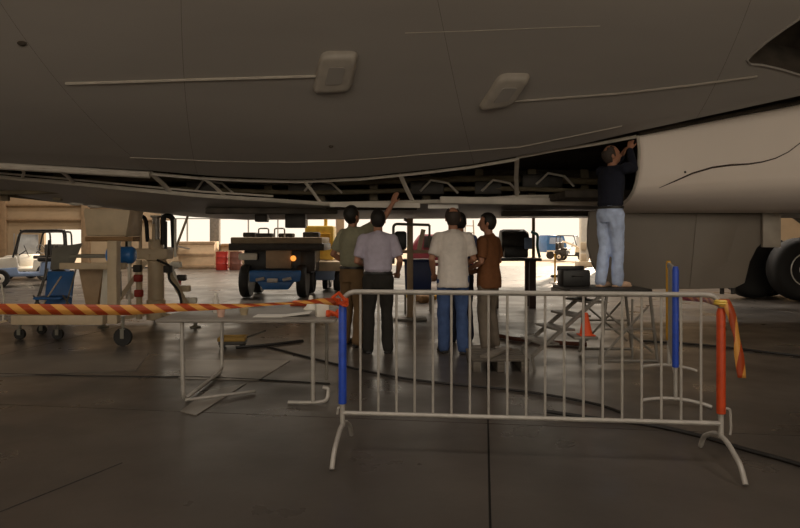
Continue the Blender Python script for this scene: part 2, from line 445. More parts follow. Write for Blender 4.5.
MB().sheet([[keel(X, 1.3)+Vector((0, 0, .005+h)) for X in np.linspace(-16, 6, 70)] for h in (0, .5, 1.0)]).build('bulkhead', INNER, ship, 30)
# hanging brackets and beams below the middle of the keel
for px, y0, y1, wpx, Y in ((262, 209, 222, 12, 9.9), (296, 209, 228, 20, 9.8), (272, 208, 214, 130, 9.3), (372, 205, 210, 90, 9.2), (552, 211, 216, 100, 9.6)):
    a = at(px-wpx/2, y0, Y); c = at(px+wpx/2, y1, Y)
    MB().box((a+c)/2, (c.x-a.x, .2, a.z-c.z), bevel=.015).build('belly_bracket', DARK if wpx < 60 else INNER, ship)
MB().beam(at(238, 199, 9.0), at(330, 206, 9.3), .06, .06).build('belly_beam', RAIL, ship)
MB().beam(at(330, 204.5, 8.75), at(420, 205.5, 8.75), .08, .07).build('belly_beam', RAIL, ship)
MB().beam(at(428, 206.5, 8.9), at(458, 206.5, 8.9), .06, .06).build('lamp_strip', GLASS, ship)
MB().beam(at(440, 200, 8.75), at(640, 203, 8.75), .1, .1, .01).build('belly_beam', RAIL, ship)

for X, t in ((KX(44), .75), (KX(62), .8)):
    MB().ell(keel(X, t)+Vector((0, -.01, -.005)), (.12, .05, .03)).build('belly_lamp', GLASS, ship)
# intact light fairing at the right: convex shell with rim
fsec = [(0., 7.50), (.1, 7.485), (.25, 7.47), (.4, 7.46), (.55, 7.46), (.68, 7.48), (.76, 7.53), (.83, 7.62), (.89, 7.74), (.95, 7.92), (1., 8.2)]
def fair(X, t):
    """t 0 top edge .. 1 bottom seam"""
    px0 = 400+X*FPX/7.5
    ytop = 136-(px0-638)*.2117
    Y = float(np.interp(t, [a for a, b in fsec], [b for a, b in fsec]))
    py = ytop+(213-ytop)*(t**1.02)
    Y -= .32*min(1, max(0, (X-2.9)/2.2))
    z = CAM_H-(py-HZ)*Y/FPX
    return Vector((X, Y, z))
def fair_left(t):
    px = float(np.interp(t, [0, .2, .45, .6, .72, .82, .9, 1], [638.5, 640, 639, 637, 634, 629, 622, 600]))
    return (px-400)*float(np.interp(t, [a for a, b in fsec], [b for a, b in fsec]))/FPX
g = []
for t in np.linspace(0, 1, 30):
    X0 = fair_left(t); g.append([fair(X0+(9-X0)*u**1.3, t) for u in np.linspace(0, 1, 36)])
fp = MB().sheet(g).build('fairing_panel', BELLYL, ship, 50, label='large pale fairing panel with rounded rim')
sol = fp.modifiers.new('thickness', 'SOLIDIFY'); sol.thickness = .03; sol.offset = 1
MB().tube([fair(fair_left(t)-.004, t)+Vector((-.004, .0, 0)) for t in np.linspace(0, 1, 24)], .019, 6).build('rim', RAIL, fp)
MB().tube([fair(X, 0)+Vector((0, .03, .028)) for X in np.linspace(2.9, 9, 24)], .034, 8).build('gap_shade', INNER, fp)  # dark tube put in as the shadow gap above the panel
def fpt(px, py):
    best = None
    for t in np.linspace(0, 1, 400):
        Yv = float(np.interp(t, [a for a, b in fsec], [b for a, b in fsec])); X = (px-400)*Yv/FPX
        for _ in range(4): X = (px-400)*fair(X, t).y/FPX
        p = fair(X, t); y = HZ-(p.z-CAM_H)*FPX/p.y
        if best is None or abs(y-py) < best[0]: best = (abs(y-py), p)
    return best[1]
MB().tube([fpt(*q)+Vector((0, -.008, 0)) for q in ((659, 188), (675, 181), (692, 173.5), (712, 167.5), (730, 165), (748, 164), (762, 162), (775, 158.5), (788, 152), (800, 143), (815, 130))],
          [.003, .008, .011, .012, .012, .010, .008, .007, .006, .005, .004], 6).build('crack_line', mat('crack_brown', (.05, .028, .02), .7), fp, label='thin dark wavy line across the pale panel')
MB().ell(fpt(685, 172)+Vector((0, -.004, 0)), (.014, .008, .014)).build('rivet', INNER, fp)
# gear door hanging below it
DY = 8.25
prof = [(590, 211), (588, 228), (588, 246), (592, 262), (599, 276), (612, 287), (640, 289), (700, 289), (735, 288), (745, 283), (750, 262), (757, 248), (770, 236), (781, 229), (781, 211)]
poly = [at(px, py, DY) for px, py in prof]
gd = MB().prism(poly, (0, .07, 0), .012).build('gear_door', DOORM, ship, 40, label='brown grey wheel well door with rounded corner')
MB().beam(at(640, 212.5, DY-.02), at(783, 212.5, DY-.02), .05, .025).build('hinge', INNER, gd)
MB().box(at(771, 230, DY-.03), (.24, .05, .46), bevel=.01).build('door_tab', mat('tab_paint', (.40, .35, .29), .5), gd)
MB().prism([at(697, 214, DY-.012), at(741, 214, DY-.012), at(727, 262, DY-.012), at(690, 287, DY-.012)], (0, .014, 0), .004).build('door_patch', DOORM, gd)  # thin raised patch over the door's darker region, same paint
MB().box((4.1, 9.6, 2.02), (4.0, 3.4, .1), bevel=.02).build('wheel_well_roof', INNER, ship)
for px in (722, 733):
    MB().tube([at(px, 284, 8.6), at(px, 294, 8.6)], .03, 8).build('door_link', DARK, gd)
# landing gear: strut with four tyres
GY = 14.6
gear = MB(); gx = (798-400)*GY/FPX
gear.tube([(gx+.9, GY+.6, .66), (gx+.9, GY+.6, 2.6)], .17, 14)
gear.tube([(gx-.9, GY+.6, .66), (gx+2.5, GY+.6, .66)], .13, 12)
for dx in (0, 1.6): gear.tube([(gx+dx, GY-.1, .66), (gx+dx, GY+1.3, .66)], .1, 10)
gear.tube([(gx+.9, GY+.6, 1.6), (gx-.5, GY+.6, 2.6)], .08, 10)
gear.tube([(gx-1.2, GY+.3, 1.9), (gx+.9, GY+.5, 2.15)], .05, 8)
gr = gear.build('landing_gear', STEELD, ship)
TS = 1.13
tyre_p = [(a*TS, b*TS) for a, b in [(.30, -.2), (.40, -.22), (.56, -.215), (.635, -.16), (.655, -.08), (.66, 0), (.655, .08), (.635, .16), (.56, .215), (.40, .22), (.30, .2)]]
hub_p = [(a*TS*1.12, b*TS) for a, b in [(.30, -.17), (.31, -.215), (.29, -.22), (.27, -.15), (.16, -.12), (.14, -.2), (.05, -.24), (.05, .1), (.27, .1)]]
for dx in (0, 1.6, -.72):
    for dy in (-.1, 1.2):
        if dx < 0 and dy > 0: continue
        t = MB().lathe(tyre_p, (gx+dx, GY+dy+(.75 if dx < 0 else 0), .66*TS), 'Y', 32).build('tyre', BLACK, gr, 50)
        if dx >= 0: MB().lathe(hub_p, (gx+dx, GY+dy+(.75 if dx < 0 else 0), .66*TS), 'Y', 24).build('wheel_hub', GLASS, gr, 40)

# ------------------------------------------------------------------ crowd barriers
def barrier(name, A, B, label, colA, colB, height=1.10, nb=19, feet=True, footlen=.34, sl=.10, arch=.19):
    A, B = Vector(A), Vector(B); d = (B-A); Ln = d.length
    rz = math.atan2(d.y, d.x)
    t = thing(name, label, 'barrier', A, rz, 'crowd control barriers')
    r = .017; zb = .27
    # outer frame: posts + rounded top rail + bottom rail
    path = fillet([(0, 0, arch-.01), (0, 0, height-.017), (Ln, 0, height-.017), (Ln, 0, arch-.01)], .10, 7)
    MB().tube(path, r, 10).build('frame', STEEL, t)
    MB().tube([(0, 0, zb), (Ln, 0, zb)], r*.9, 10).build('bottom_rail', STEEL, t)
    for i in range(nb):
        x = Ln*(i+1)/(nb+1)
        MB().tube([(x, 0, zb), (x, 0, height-.02)], .0085, 8).build('bar', STEEL, t)
    for x, m in ((0, colA), (Ln, colB)):
        if m: MB().lathe([(.020, .33), (.0275, .335), (.0275, height-sl-.03), (.020, height-sl)], (x, 0, 0), 'Z', 12).build('post_sleeve', m, t, label='coloured plastic sleeve on end post')
        if feet:
            f = fillet([(x, -footlen, .016), (x, -footlen*.82, arch*.55), (x, -.08, arch), (x, .08, arch), (x, footlen*.82, arch*.55), (x, footlen, .016)], .10, 5)
            MB().tube(f, r*.95, 10).build('foot', STEEL, t)
    MB().tube(fillet([(Ln, 0, .36), (Ln+.055, 0, .37), (Ln+.06, 0, .24), (Ln+.055, 0, .2)], .03), .008, 6).build('hook', STEEL, t)
    MB().tube(fillet([(0, 0, .30), (-.03, 0, .31), (-.035, 0, .26)], .02), .008, 6).build('hook', STEEL, t)
    return t
def posAt(px, Y): return Vector(((px-400)*Y/FPX, Y, 0))
bA, bB = posAt(342.5, 4.16), posAt(721, 3.92)
barrier('crowd_barrier', bA, bB, 'long grey steel crowd barrier in front with blue left and orange right post', BLUEW, ORANGEW)
cA, cB = posAt(675.5, 5.35), posAt(668.5, 6.8)
barrier('crowd_barrier', cA, cB, 'steel crowd barrier seen end-on with upright blue post behind the front barrier', BLUEW, YELLOW, height=1.19, footlen=.28, sl=-.012, arch=.06)

# ------------------------------------------------------------------ caution tape
def tape_material():
    m = bpy.data.materials.new('caution_tape'); m.use_nodes = True; nt = m.node_tree; N = nt.nodes; L = nt.links; b = N['Principled BSDF']
    uv = N.new('ShaderNodeUVMap'); sp = N.new('ShaderNodeSeparateXYZ'); L.new(uv.outputs[0], sp.inputs[0])
    a = N.new('ShaderNodeMath'); a.operation = 'MULTIPLY_ADD'; a.inputs[1].default_value = .6; L.new(sp.outputs[1], a.inputs[0]); L.new(sp.outputs[0], a.inputs[2])
    f = N.new('ShaderNodeMath'); f.operation = 'FRACT'; L.new(a.outputs[0], f.inputs[0])
    g = N.new('ShaderNodeMath'); g.operation = 'GREATER_THAN'; g.inputs[1].default_value = .5; L.new(f.outputs[0], g.inputs[0])
    mx = N.new('ShaderNodeMix'); mx.data_type = 'RGBA'; L.new(g.outputs[0], mx.inputs[0])
    mx.inputs[6].default_value = lin((226, 160, 78))+(1,); mx.inputs[7].default_value = lin((168, 66, 24))+(1,)
    L.new(mx.outputs[2], b.inputs['Base Color']); b.inputs['Roughness'].default_value = .35
    b.inputs['Transmission Weight'].default_value = 0.0
    return m
TAPE = tape_material()
def ribbon(name, pts, widths, ups, m, label, cat, per=.22):
    """a plastic band: centre points, widths, up vectors"""
    pts = [Vector(p) for p in pts]; me = bpy.data.meshes.new(name); vs = []; us = []; s = 0; th = .0015
    # dense resample
    P, W, U = [], [], []
    for i in range(len(pts)-1):
        for k in range(8):
            t = k/8; P.append(pts[i].lerp(pts[i+1], t)); W.append(widths[i]*(1-t)+widths[i+1]*t); U.append(Vector(ups[i]).lerp(Vector(ups[i+1]), t).normalized())
    P.append(pts[-1]); W.append(widths[-1]); U.append(Vector(ups[-1]).normalized())
    bm = bmesh.new(); lay = bm.loops.layers.uv.new('UVMap'); rows = []
    for i, p in enumerate(P):
        if i: s += (p-P[i-1]).length
        up = U[i]; rows.append((bm.verts.new(p-up*W[i]/2), bm.verts.new(p+up*W[i]/2), s/per))
    for a, b in zip(rows, rows[1:]):
        f = bm.faces.new((a[0], b[0], b[1], a[1]))
        for lp, uvv in zip(f.loops, ((a[2], 0), (b[2], 0), (b[2], 1), (a[2], 1))): lp[lay].uv = uvv
    bm.to_mesh(me); bm.free(); me.materials.append(m)
    me.polygons.foreach_set('use_smooth', [True]*len(me.polygons))
    o = bpy.data.objects.new(name, me); col.objects.link(o)
    sol = o.modifiers.new('thickness', 'SOLIDIFY'); sol.thickness = .002
    if label: tag(o, label, cat)
    return o
UPZ = (0, 0, 1)
TL = [(-420, 306, 5.3), (0, 309, 4.95), (60, 309.5, 4.9), (130, 310, 4.85), (175, 307.5, 4.8), (215, 307, 4.7), (255, 305, 4.6), (290, 303, 4.45), (320, 301, 4.3), (338, 302, 4.17)]
tl = ribbon('caution_tape', [at(*q) for q in TL], [.085, .085, .085, .08, .065, .05, .038, .035, .045, .05],
       [UPZ, UPZ, UPZ, UPZ, (0, .3, 1), (0, .5, .8), (0, .9, .5), (0, 1, .4), (0, .6, .7), UPZ], TAPE, 'orange striped caution tape stretched from the left to the blue post', 'tape', per=.19)
# knot around the blue post
b = MB()
for k in range(3): b.tube([bA+Vector((.033*math.cos(a), .033*math.sin(a), 1.0+.012*k+.01*math.sin(a*2+k))) for a in np.linspace(0, 2*PI, 14)[:-1]], .010, 5, closed=True)
b.tube([bA+Vector((-.03, -.02, 1.02)), bA+Vector((-.06, -.05, 1.05)), bA+Vector((-.02, -.06, 1.08)), bA+Vector((.02, -.04, 1.03))], .013, 6)
b.build('knot', ORANGE, tl, label='orange tape knot')
tr = ribbon('caution_tape', [cA+Vector((.03, -.02, .93)), at(690, 298.5, 5.1), at(705, 300, 4.6), at(719, 303, 3.9), at(727, 303.5, 3.88), at(732, 316, 3.87), at(737, 338, 3.86), at(739, 355, 3.86), at(742, 378, 3.86)],
       [.04, .04, .035, .05, .06, .05, .045, .055, .06], [UPZ, UPZ, UPZ, UPZ, (.5, 0, .8), (1, -.2, .1), (1, .3, 0), (1, -.3, 0), (1, .2, -.1)], TAPE,
       'orange striped tape end hanging loose from the orange post', 'tape', per=.3)
b = MB()
for k in range(2): b.tube([bB+Vector((.034*math.cos(a), .034*math.sin(a), 1.03+.014*k)) for a in np.linspace(0, 2*PI, 14)[:-1]], .011, 5, closed=True)
b.build('knot', GOLD, tr, label='amber tape knot')

# ------------------------------------------------------------------ work table with its litter
TZ = .74
tt = thing('work_table', 'low grey trestle table on tubular legs left of the front barrier', 'table', (0, 0, 0))
x0, x1 = (158-400)*5.45/FPX, (336-400)*5.45/FPX
MB().box(((x0+x1)/2, 5.85, TZ-.015), (x1-x0, .95, .03), bevel=.008).build('table_top', mat('table_laminate', (.30, .27, .235), .4, 0, .15, 6), tt)
lf = ground(182, 404); lb = ground(222, 373)
MB().tube(fillet([(lf.x, lf.y, TZ-.03), (lf.x+.01, lf.y, .03), (lb.x, lb.y, .03), (lb.x, lb.y, TZ-.03)], .10, 6), .019, 10).build('leg', STEEL, tt)
MB().tube([(lf.x+.02, lf.y+.02, .03), (lf.x+.55, lf.y+.38, .02)], .014, 8).build('stretcher', STEEL, tt)
rf = ground(313, 405)
MB().tube([(rf.x, rf.y, TZ-.03), (rf.x, rf.y, .03)], .019, 10).build('leg', STEEL, tt)
MB().tube([(rf.x+.02, 6.2, TZ-.03), (rf.x+.02, 6.2, .03)], .017, 10).build('leg', STEELD, tt)
MB().tube(fillet([(rf.x-.22, rf.y+.02, .017), (rf.x+.02, rf.y, .02), (rf.x+.12, rf.y+.02, .03), (rf.x+.13, rf.y+.05, .13), (rf.x+.08, rf.y+.06, .14)], .04), .017, 8).build('foot', STEEL, tt)
def on_table(px, Y): return Vector(((px-400)*Y/FPX, Y, TZ+.001))
p = on_table(284, 5.62)
o = MB(); o.box(p+Vector((-.13, 0, .003)), (.26, .2, .005)); o.box(p+Vector((.12, .03, .016)), (.24, .2, .004), Matrix.Rotation(-.12, 3, 'Y'))
tag(o.build('document', PAPER, smooth=0), 'white open paper document lying flat on the grey table', 'paper')
p = on_table(216, 5.85)
o = thing('water_bottle', 'small clear water bottle standing on the grey table', 'bottle', p)
MB().lathe([(.03, 0), (.032, .01), (.032, .10), (.028, .13), (.012, .155), (.012, .17)], (0, 0, 0)).build('bottle_body', mat('clear_plastic', (.62, .58, .52), .15, 0, .03), o)
MB().lathe([(.014, .165), (.014, .185)], (0, 0, 0), n=12).build('cap', WHITE, o)
tag(MB().lathe([(.028, 0), (.04, .09), (.043, .092), (.037, .09), (.026, .006)], on_table(221, 5.55), n=16).build('paper_cup', smat('cup_pink', (222, 180, 160), rough=.6)), 'small pinkish paper cup at the table front edge', 'cup')
tag(MB().lathe([(.03, 0), (.042, .06), (.044, .062), (.038, .06), (.028, .006)], on_table(244, 5.7), n=16).build('paper_cup', smat('cup_buff', (190, 172, 140), rough=.6)), 'squat buff cup in the middle of the grey table', 'cup')
p = on_table(322, 5.6)
o = thing('carton', 'white carton with open flap at the right end of the table', 'box', p, .3)
MB().box((0, 0, .065), (.11, .1, .13), bevel=.005).build('carton_body', WHITE, o)
MB().box((.1, 0, .115), (.12, .1, .006), Matrix.Rotation(.15, 3, 'Y')).build('flap', WHITE, o)
tag(MB().lathe([(.075, 0), (.075, .012), (.05, .03), (.024, .1), (.02, .13), (.012, .14)], on_table(311, 6.15)+Vector((0, 0, 0)), n=18).build('funnel', WHITE), 'white cone shaped funnel standing at the back of the table', 'funnel')
tag(MB().tube([on_table(333, 5.48)+Vector((.05*math.cos(a), .05*math.sin(a), .039+.02*math.sin(3*a))) for a in np.linspace(0, 2*PI, 12)[:-1]], .018, 6, closed=True).build('tape_scrap', ORANGE), 'crumpled orange tape scrap on the table corner by the blue post', 'tape')

# ------------------------------------------------------------------ floor plates, cables, tool tray
def plate(pts, label, m):
    P = [ground(*q)+Vector((0, 0, .001)) for q in pts]
    return tag(MB().prism(P, (0, 0, .006)).build('floor_plate', m, smooth=0), label, 'plate', 'steel floor plates')
PL = mat('worn_plate', (.26, .23, .195), .36, .2, .2, 2)
plate([(186, 360), (290, 361), (258, 381), (178, 379)], 'pale worn floor plate beneath the trestle table', PL)
plate([(208, 391), (246, 384), (196, 416), (180, 412)], 'narrow pale floor plate at the left table foot', PL)
plate([(2, 357), (150, 352), (136, 371), (-14, 377)], 'broad dull floor plate left of the trestle table', mat('dull_plate', (.15, .13, .11), .4, .1, .25, 2))
def cable(pts, r, label, m=CABLE):
    P = [ground(*q)+Vector((0, 0, r)) for q in pts]
    Q = []
    for i in range(len(P)-1):
        p0, p1, p2, p3 = P[max(i-1, 0)], P[i], P[i+1], P[min(i+2, len(P)-1)]
        for k in range(5):
            t = k/5; Q.append(.5*((2*p1)+(-p0+p2)*t+(2*p0-5*p1+4*p2-p3)*t*t+(-p0+3*p1-3*p2+p3)*t**3))
    Q.append(P[-1])
    return tag(MB().tube(Q, r, 6).build('floor_cable', m), label, 'cable', 'cables on the hangar floor')
cable([(545, 413), (600, 421), (650, 427), (700, 438), (740, 450), (780, 461), (860, 482), (1000, 492), (1200, 486)], .016, 'dark cable running under the right end of the front barrier')
cable([(640, 342), (690, 345), (740, 350), (790, 356), (900, 365), (1050, 370), (1300, 366)], .016, 'dark cable crossing the floor right of the barriers')
cable([(262, 346), (300, 356), (340, 366), (390, 377), (440, 384), (520, 392), (590, 404), (622, 414)], .012, 'dark cable curving from the yellow tray behind the barrier')
cable([(236, 349), (270, 346), (303, 342)], .02, 'short dark cable beside the yellow tool tray')
cable([(-420, 368), (-200, 371), (-10, 374), (80, 376), (150, 377), (215, 378), (330, 384)], .006, 'dark cable lying along the floor beneath the table')
MB().tube([ground(px, py)+Vector((0, 0, .0005)) for px, py in ((-20, 520), (40, 496), (80, 480), (122, 463))], .004, 5).build('floor_joint', MATS['joint_filler'], floor)
p = ground(233, 347)
tr_ = thing('tool_tray', 'yellow edged tool tray on small wheels under the table', 'tool tray', p, .1)
b = MB(); b.box((0, 0, .07), (.34, .26, .05), bevel=.01); b.build('tray_body', DARK, tr_)
b = MB()
for y in (-.13, .13): b.box((0, y, .12), (.36, .02, .05), bevel=.005)
for x in (-.17, .17): b.box((x, 0, .12), (.02, .28, .05), bevel=.005)
b.build('tray_rim', smat('grimy_yellow', (150, 118, 52), rough=.6), tr_)
for x in (-.13, .13):
    for y in (-.1, .1): MB().lathe([(.012, -.01), (.03, -.01), (.03, .01), (.012, .01)], (x, y, .031), 'Y', 12).build('wheel', BLACK, tr_)
MB().beam((.16, 0, .12), (.42, .1, .2), .02, .02).build('handle', DARK, tr_)

# ------------------------------------------------------------------ people
def eval_mesh(o):
    dg = bpy.context.evaluated_depsgraph_get(); me = bpy.data.meshes.new_from_object(o.evaluated_get(dg)); return me
def remesh(mb, name, m, parent, vox, smooth_it=6, fold=0., seed=0, fscale=(9, 9, 4), label=None):
    bmesh.ops.recalc_face_normals(mb.bm, faces=mb.bm.faces)
    me = bpy.data.meshes.new(name); mb.bm.to_mesh(me); mb.bm.free()
    t = bpy.data.objects.new('tmp', me); col.objects.link(t)
    r = t.modifiers.new('r', 'REMESH'); r.mode = 'VOXEL'; r.voxel_size = vox
    if smooth_it:
        s = t.modifiers.new('s', 'SMOOTH'); s.factor = .5; s.iterations = smooth_it
    bpy.context.view_layer.update()
    out = eval_mesh(t); bpy.data.objects.remove(t); bpy.data.meshes.remove(me)
    if fold:
        n = len(out.vertices); co = np.empty(n*3, 'f'); nr = np.empty(n*3, 'f')
        out.vertices.foreach_get('co', co); out.vertices.foreach_get('normal', nr); co = co.reshape(-1, 3); nr = nr.reshape(-1, 3)
        fs = [Vector((float(c[0])*fscale[0]+seed, float(c[1])*fscale[1], float(c[2])*fscale[2])) for c in co]
        dd = np.array([noise.noise(q)+.5*noise.noise(q*2.3) for q in fs], 'f')
        co += nr*(fold*dd)[:, None]; out.vertices.foreach_set('co', co.ravel()); out.update()
    out.materials.clear(); out.materials.append(m)
    out.polygons.foreach_set('use_smooth', [True]*len(out.polygons)); out.name = name
    o = bpy.data.objects.new(name, out); col.objects.link(o); o.parent = parent
    if label: o['label'] = label
    return o
def limb(mb, pts, rs, n=12):
    """pts joints, rs radii: densify for a smooth tapered limb with round ends"""
    pts = [Vector(p) for p in pts]
    mb.tube(pts, [(r, r) if not isinstance(r, tuple) else r for r in rs], n)
    for p, r in zip(pts, rs):
        k = r if not isinstance(r, tuple) else min(r)
        mb.ell(p, (k, k, k), seg=12, rings=8)
def hand(mb, wrist, d, nrm, side, curl=.5):
    d = Vector(d).normalized(); nrm = Vector(nrm); nrm = (nrm-d*nrm.dot(d)).normalized(); sx = d.cross(nrm)*side
    R = Matrix((sx, d, nrm)).transposed()
    wrist = Vector(wrist)
    mb.ell(wrist+d*.045, (.042, .055, .018), R)
    for i, (x, ln) in enumerate(((-.031, .068), (-.0105, .08), (.0105, .075), (.030, .058))):
        a = wrist+d*.085+sx*x; c1 = a+(d*math.cos(curl*.6)+nrm*math.sin(curl*.6))*ln*.5; c2 = c1+(d*math.cos(curl*1.5)+nrm*math.sin(curl*1.5))*ln*.5
        mb.tube([a-d*.02, a, c1, c2], [.0095, .0098, .0088, .0075], 8)
    a = wrist+d*.025-sx*.038; mb.tube([a+sx*.01, a-sx*.022+d*.022, a-sx*.028+d*.055+nrm*.012], [.013, .0105, .009], 8)
def person(label, loc, rz, scale, pose, shirt, trousers, hair, shoe, sleeve='short', bald=False, belt=None):
    t = thing('person', label, 'person', loc, rz, 'workers under the aircraft'); t.scale = (scale,)*3
    lean = Vector(pose.get('lean', (0, 0, 0)))
    hipz = .93
    def sp(z):
        k = max(0, (z-hipz)/.6); return lean*k
    sh = {s: Vector(pose.get('sh_'+s, (sx*.178, 0, 1.395)))+sp(1.42) for s, sx in (('L', -1), ('R', 1))}
    el = {s: Vector(pose['el_'+s])+sp(1.2) for s in 'LR'}
    wr = {s: Vector(pose['wr_'+s])+sp(1.1) for s in 'LR'}
    hip = {'L': Vector((-.092, 0, .90)), 'R': Vector((.092, 0, .90))}
    kn = {'L': Vector(pose.get('kn_L', (-.11, .03, .50))), 'R': Vector(pose.get('kn_R', (.11, .03, .50)))}
    an = {'L': Vector(pose.get('an_L', (-.12, -.02, .09))), 'R': Vector(pose.get('an_R', (.12, -.02, .09)))}
    fd = {'L': Vector(pose.get('fd_L', (-.2, 1, 0))).normalized(), 'R': Vector(pose.get('fd_R', (.2, 1, 0))).normalized()}
    belly = pose.get('belly', 0.); tuck = pose.get('tuck', True)
    # ---- body
    b = MB()
    tor = [(.86, .15, .105), (.95, .16, .11), (1.06, .145, .10), (1.2, .155, .108), (1.32, .165, .11), (1.41, .15, .09), (1.47, .085, .07)]
    b.tube([sp(z)+Vector((0, 0, z)) for z, _, _ in tor], [(a, c) for _, a, c in tor], 20)
    neck0 = sp(1.45)+Vector((0, -.005, 1.44)); hd = sp(1.55)+Vector((0, .015, 1.53))
    b.tube([neck0, neck0.lerp(hd, .5), hd+Vector((0, 0, .03))], [.062, .057, .056], 14)
    HR = Matrix.Rotation(pose.get('yaw', 0), 3, 'Z') @ Matrix.Rotation(pose.get('pitch', 0), 3, 'X')
    HS = 1.07
    HR = HR @ Matrix.Scale(HS, 3)
    def h(v): return hd+HR @ Vector(v)
    b.ell(h((0, .005, .112)), (.077, .096, .105), HR, 18, 12)
    b.ell(h((0, .03, .065)), (.064, .072, .078), HR, 16, 10)
    b.ell(h((0, .062, .03)), (.036, .034, .028), HR)          # chin
    b.tube([h((0, .098, .115)), h((0, .112, .09)), h((0, .122, .072)), h((0, .10, .062))], [.010, .012, .016, .010], 8)
    b.ell(h((0, .088, .122)), (.058, .016, .010), HR)         # brow
    b.ell(h((0, .092, .045)), (.024, .012, .008), HR)         # lips
    for s in (-1, 1): b.ell(h((s*.080, -.008, .085)), (.011, .020, .032), HR)
    for s in 'LR':
        limb(b, [sh[s], sh[s].lerp(el[s], .5), el[s], el[s].lerp(wr[s], .35), wr[s]], [.052, .047, .038, .039, .026])
        d = pose.get('hd_'+s, wr[s]-el[s]); hand(b, wr[s], d, pose.get('hn_'+s, (0, 1, 0)), -1 if s == 'L' else 1, pose.get('curl', .6))
        limb(b, [hip[s], hip[s].lerp(kn[s], .5), kn[s], kn[s].lerp(an[s], .35), an[s]], [.09, .075, .055, .055, .038])
    remesh(b, 'body', SKIN, t, .0075, 3)
    for s in (-1, 1):
        e = MB(); e.ell(h((s*.031, .088, .105)), (.012, .009, .007), HR); e.build('eye', BLACKP, t)
    # ---- hair: shell over the skull
    hb = bmesh.new(); bmesh.ops.create_uvsphere(hb, u_segments=28, v_segments=20, radius=1)
    kill = []
    for f in hb.faces:
        c = f.calc_center_median(); x, y, z = c
        keep = (z > .55+.0*y and y < .72) or (y < .35 and z > -.25) or (y < -.12 and z > -.86)
        if y > .30 and z < .5: keep = False
        if bald and (z > .45 and -.9 < y and abs(x) < .62): keep = False
        if bald and y > .25: keep = False
        if not keep: kill.append(f)
    bmesh.ops.delete(hb, geom=kill, context='FACES')
    for v in hb.verts: v.co = Vector((v.co.x*.083, v.co.y*.103+.002, v.co.z*.112+.113))+v.co.normalized()*.004*noise.noise(v.co*5)
    hb.transform(Matrix.Translation(hd) @ HR.to_4x4())
    m = MB(); m.bm.free(); m.bm = hb; ho = m.build('hair', hair, t, 60)
    sol = ho.modifiers.new('s', 'SOLIDIFY'); sol.thickness = .014; sol.offset = -.3
    # ---- shirt
    b = MB(); g = .014
    tor = ([(.87, .13, .09), (.95, .135, .095), (.99, .145, .10), (1.03, .168, .122), (1.07, .165+belly*.5, .12+belly), (1.2, .172, .125+belly*.6), (1.32, .182, .124), (1.40, .17, .105), (1.455, .105, .085), (1.475, .072, .07)])
    if not tuck: tor = [(.80, .186, .142), (.83, .190, .146), (.95, .186, .14)]+tor[4:]
    b.tube([sp(z)+Vector((0, belly*.4 if 1 < z < 1.25 else 0, z)) for z, _, _ in tor], [(a+g*.5, c+g*.5) for _, a, c in tor], 22)
    b.tube([neck0+Vector((0, 0, .0)), neck0.lerp(hd, .55)], [.078, .067], 14)
    for s in 'LR':
        if sleeve == 'long': limb(b, [sh[s], sh[s].lerp(el[s], .5), el[s], el[s].lerp(wr[s], .5), el[s].lerp(wr[s], .93)], [.072, .066, .056, .052, .042])
        else:
            e = sh[s].lerp(el[s], .82); d = (e-sh[s]).normalized()
            b.tube([sh[s]-d*.03, sh[s], sh[s].lerp(e, .5), e], [.05, .073, .070, .067], 14); b.ell(sh[s], (.073,)*3)
        # shoulder yoke
        b.tube([sh[s], sp(1.44)+Vector((0, 0, 1.435))], [.060, .075], 12)
    remesh(b, 'shirt', shirt, t, .010, 5, .010, rz*7+loc[0]*3)
    # ---- trousers
    b = MB()
    b.tube([(0, 0, .80), (0, 0, .88), (0, 0, .96), (0, 0, 1.0)], [(.15, .115), (.172, .125), (.170, .124), (.168, .122)], 20)
    for s in 'LR':
        limb(b, [hip[s], hip[s].lerp(kn[s], .5), kn[s], kn[s].lerp(an[s], .4), an[s]+Vector((0, .005, -.02))], [.103, .092, .076, .074, .072])
    remesh(b, 'trousers', trousers, t, .010, 5, .010, loc[1]*5, (12, 12, 7))
    if tuck: MB().tube([sp(.99)+Vector((.176*math.cos(a), .131*math.sin(a), .985)) for a in np.linspace(0, 2*PI, 24)[:-1]], [(.006, .018)]*23, 6, closed=True).build('belt', BLACKP, t)
    # ---- shoes
    for s in 'LR':
        f = fd[s]; a = an[s]; b = MB(); base = Vector((a.x, a.y, a.z-.09))
        R = Matrix((f.cross(Vector((0, 0, 1))), f, Vector((0, 0, 1)))).transposed()
        b.ell(base+f*.005+Vector((0, 0, .05)), (.046, .065, .05), R); b.ell(base+f*.10+Vector((0, 0, .036)), (.048, .105, .036), R)
        b.box(base+f*.065+Vector((0, 0, .012)), (.088, .25, .022), R, .01)
        b.tube([base+Vector((0, 0, .05)), base+Vector((0, 0, .11))], [.046, .044], 12)
        remesh(b, 'shoe', shoe, t, .009, 3)
    return t

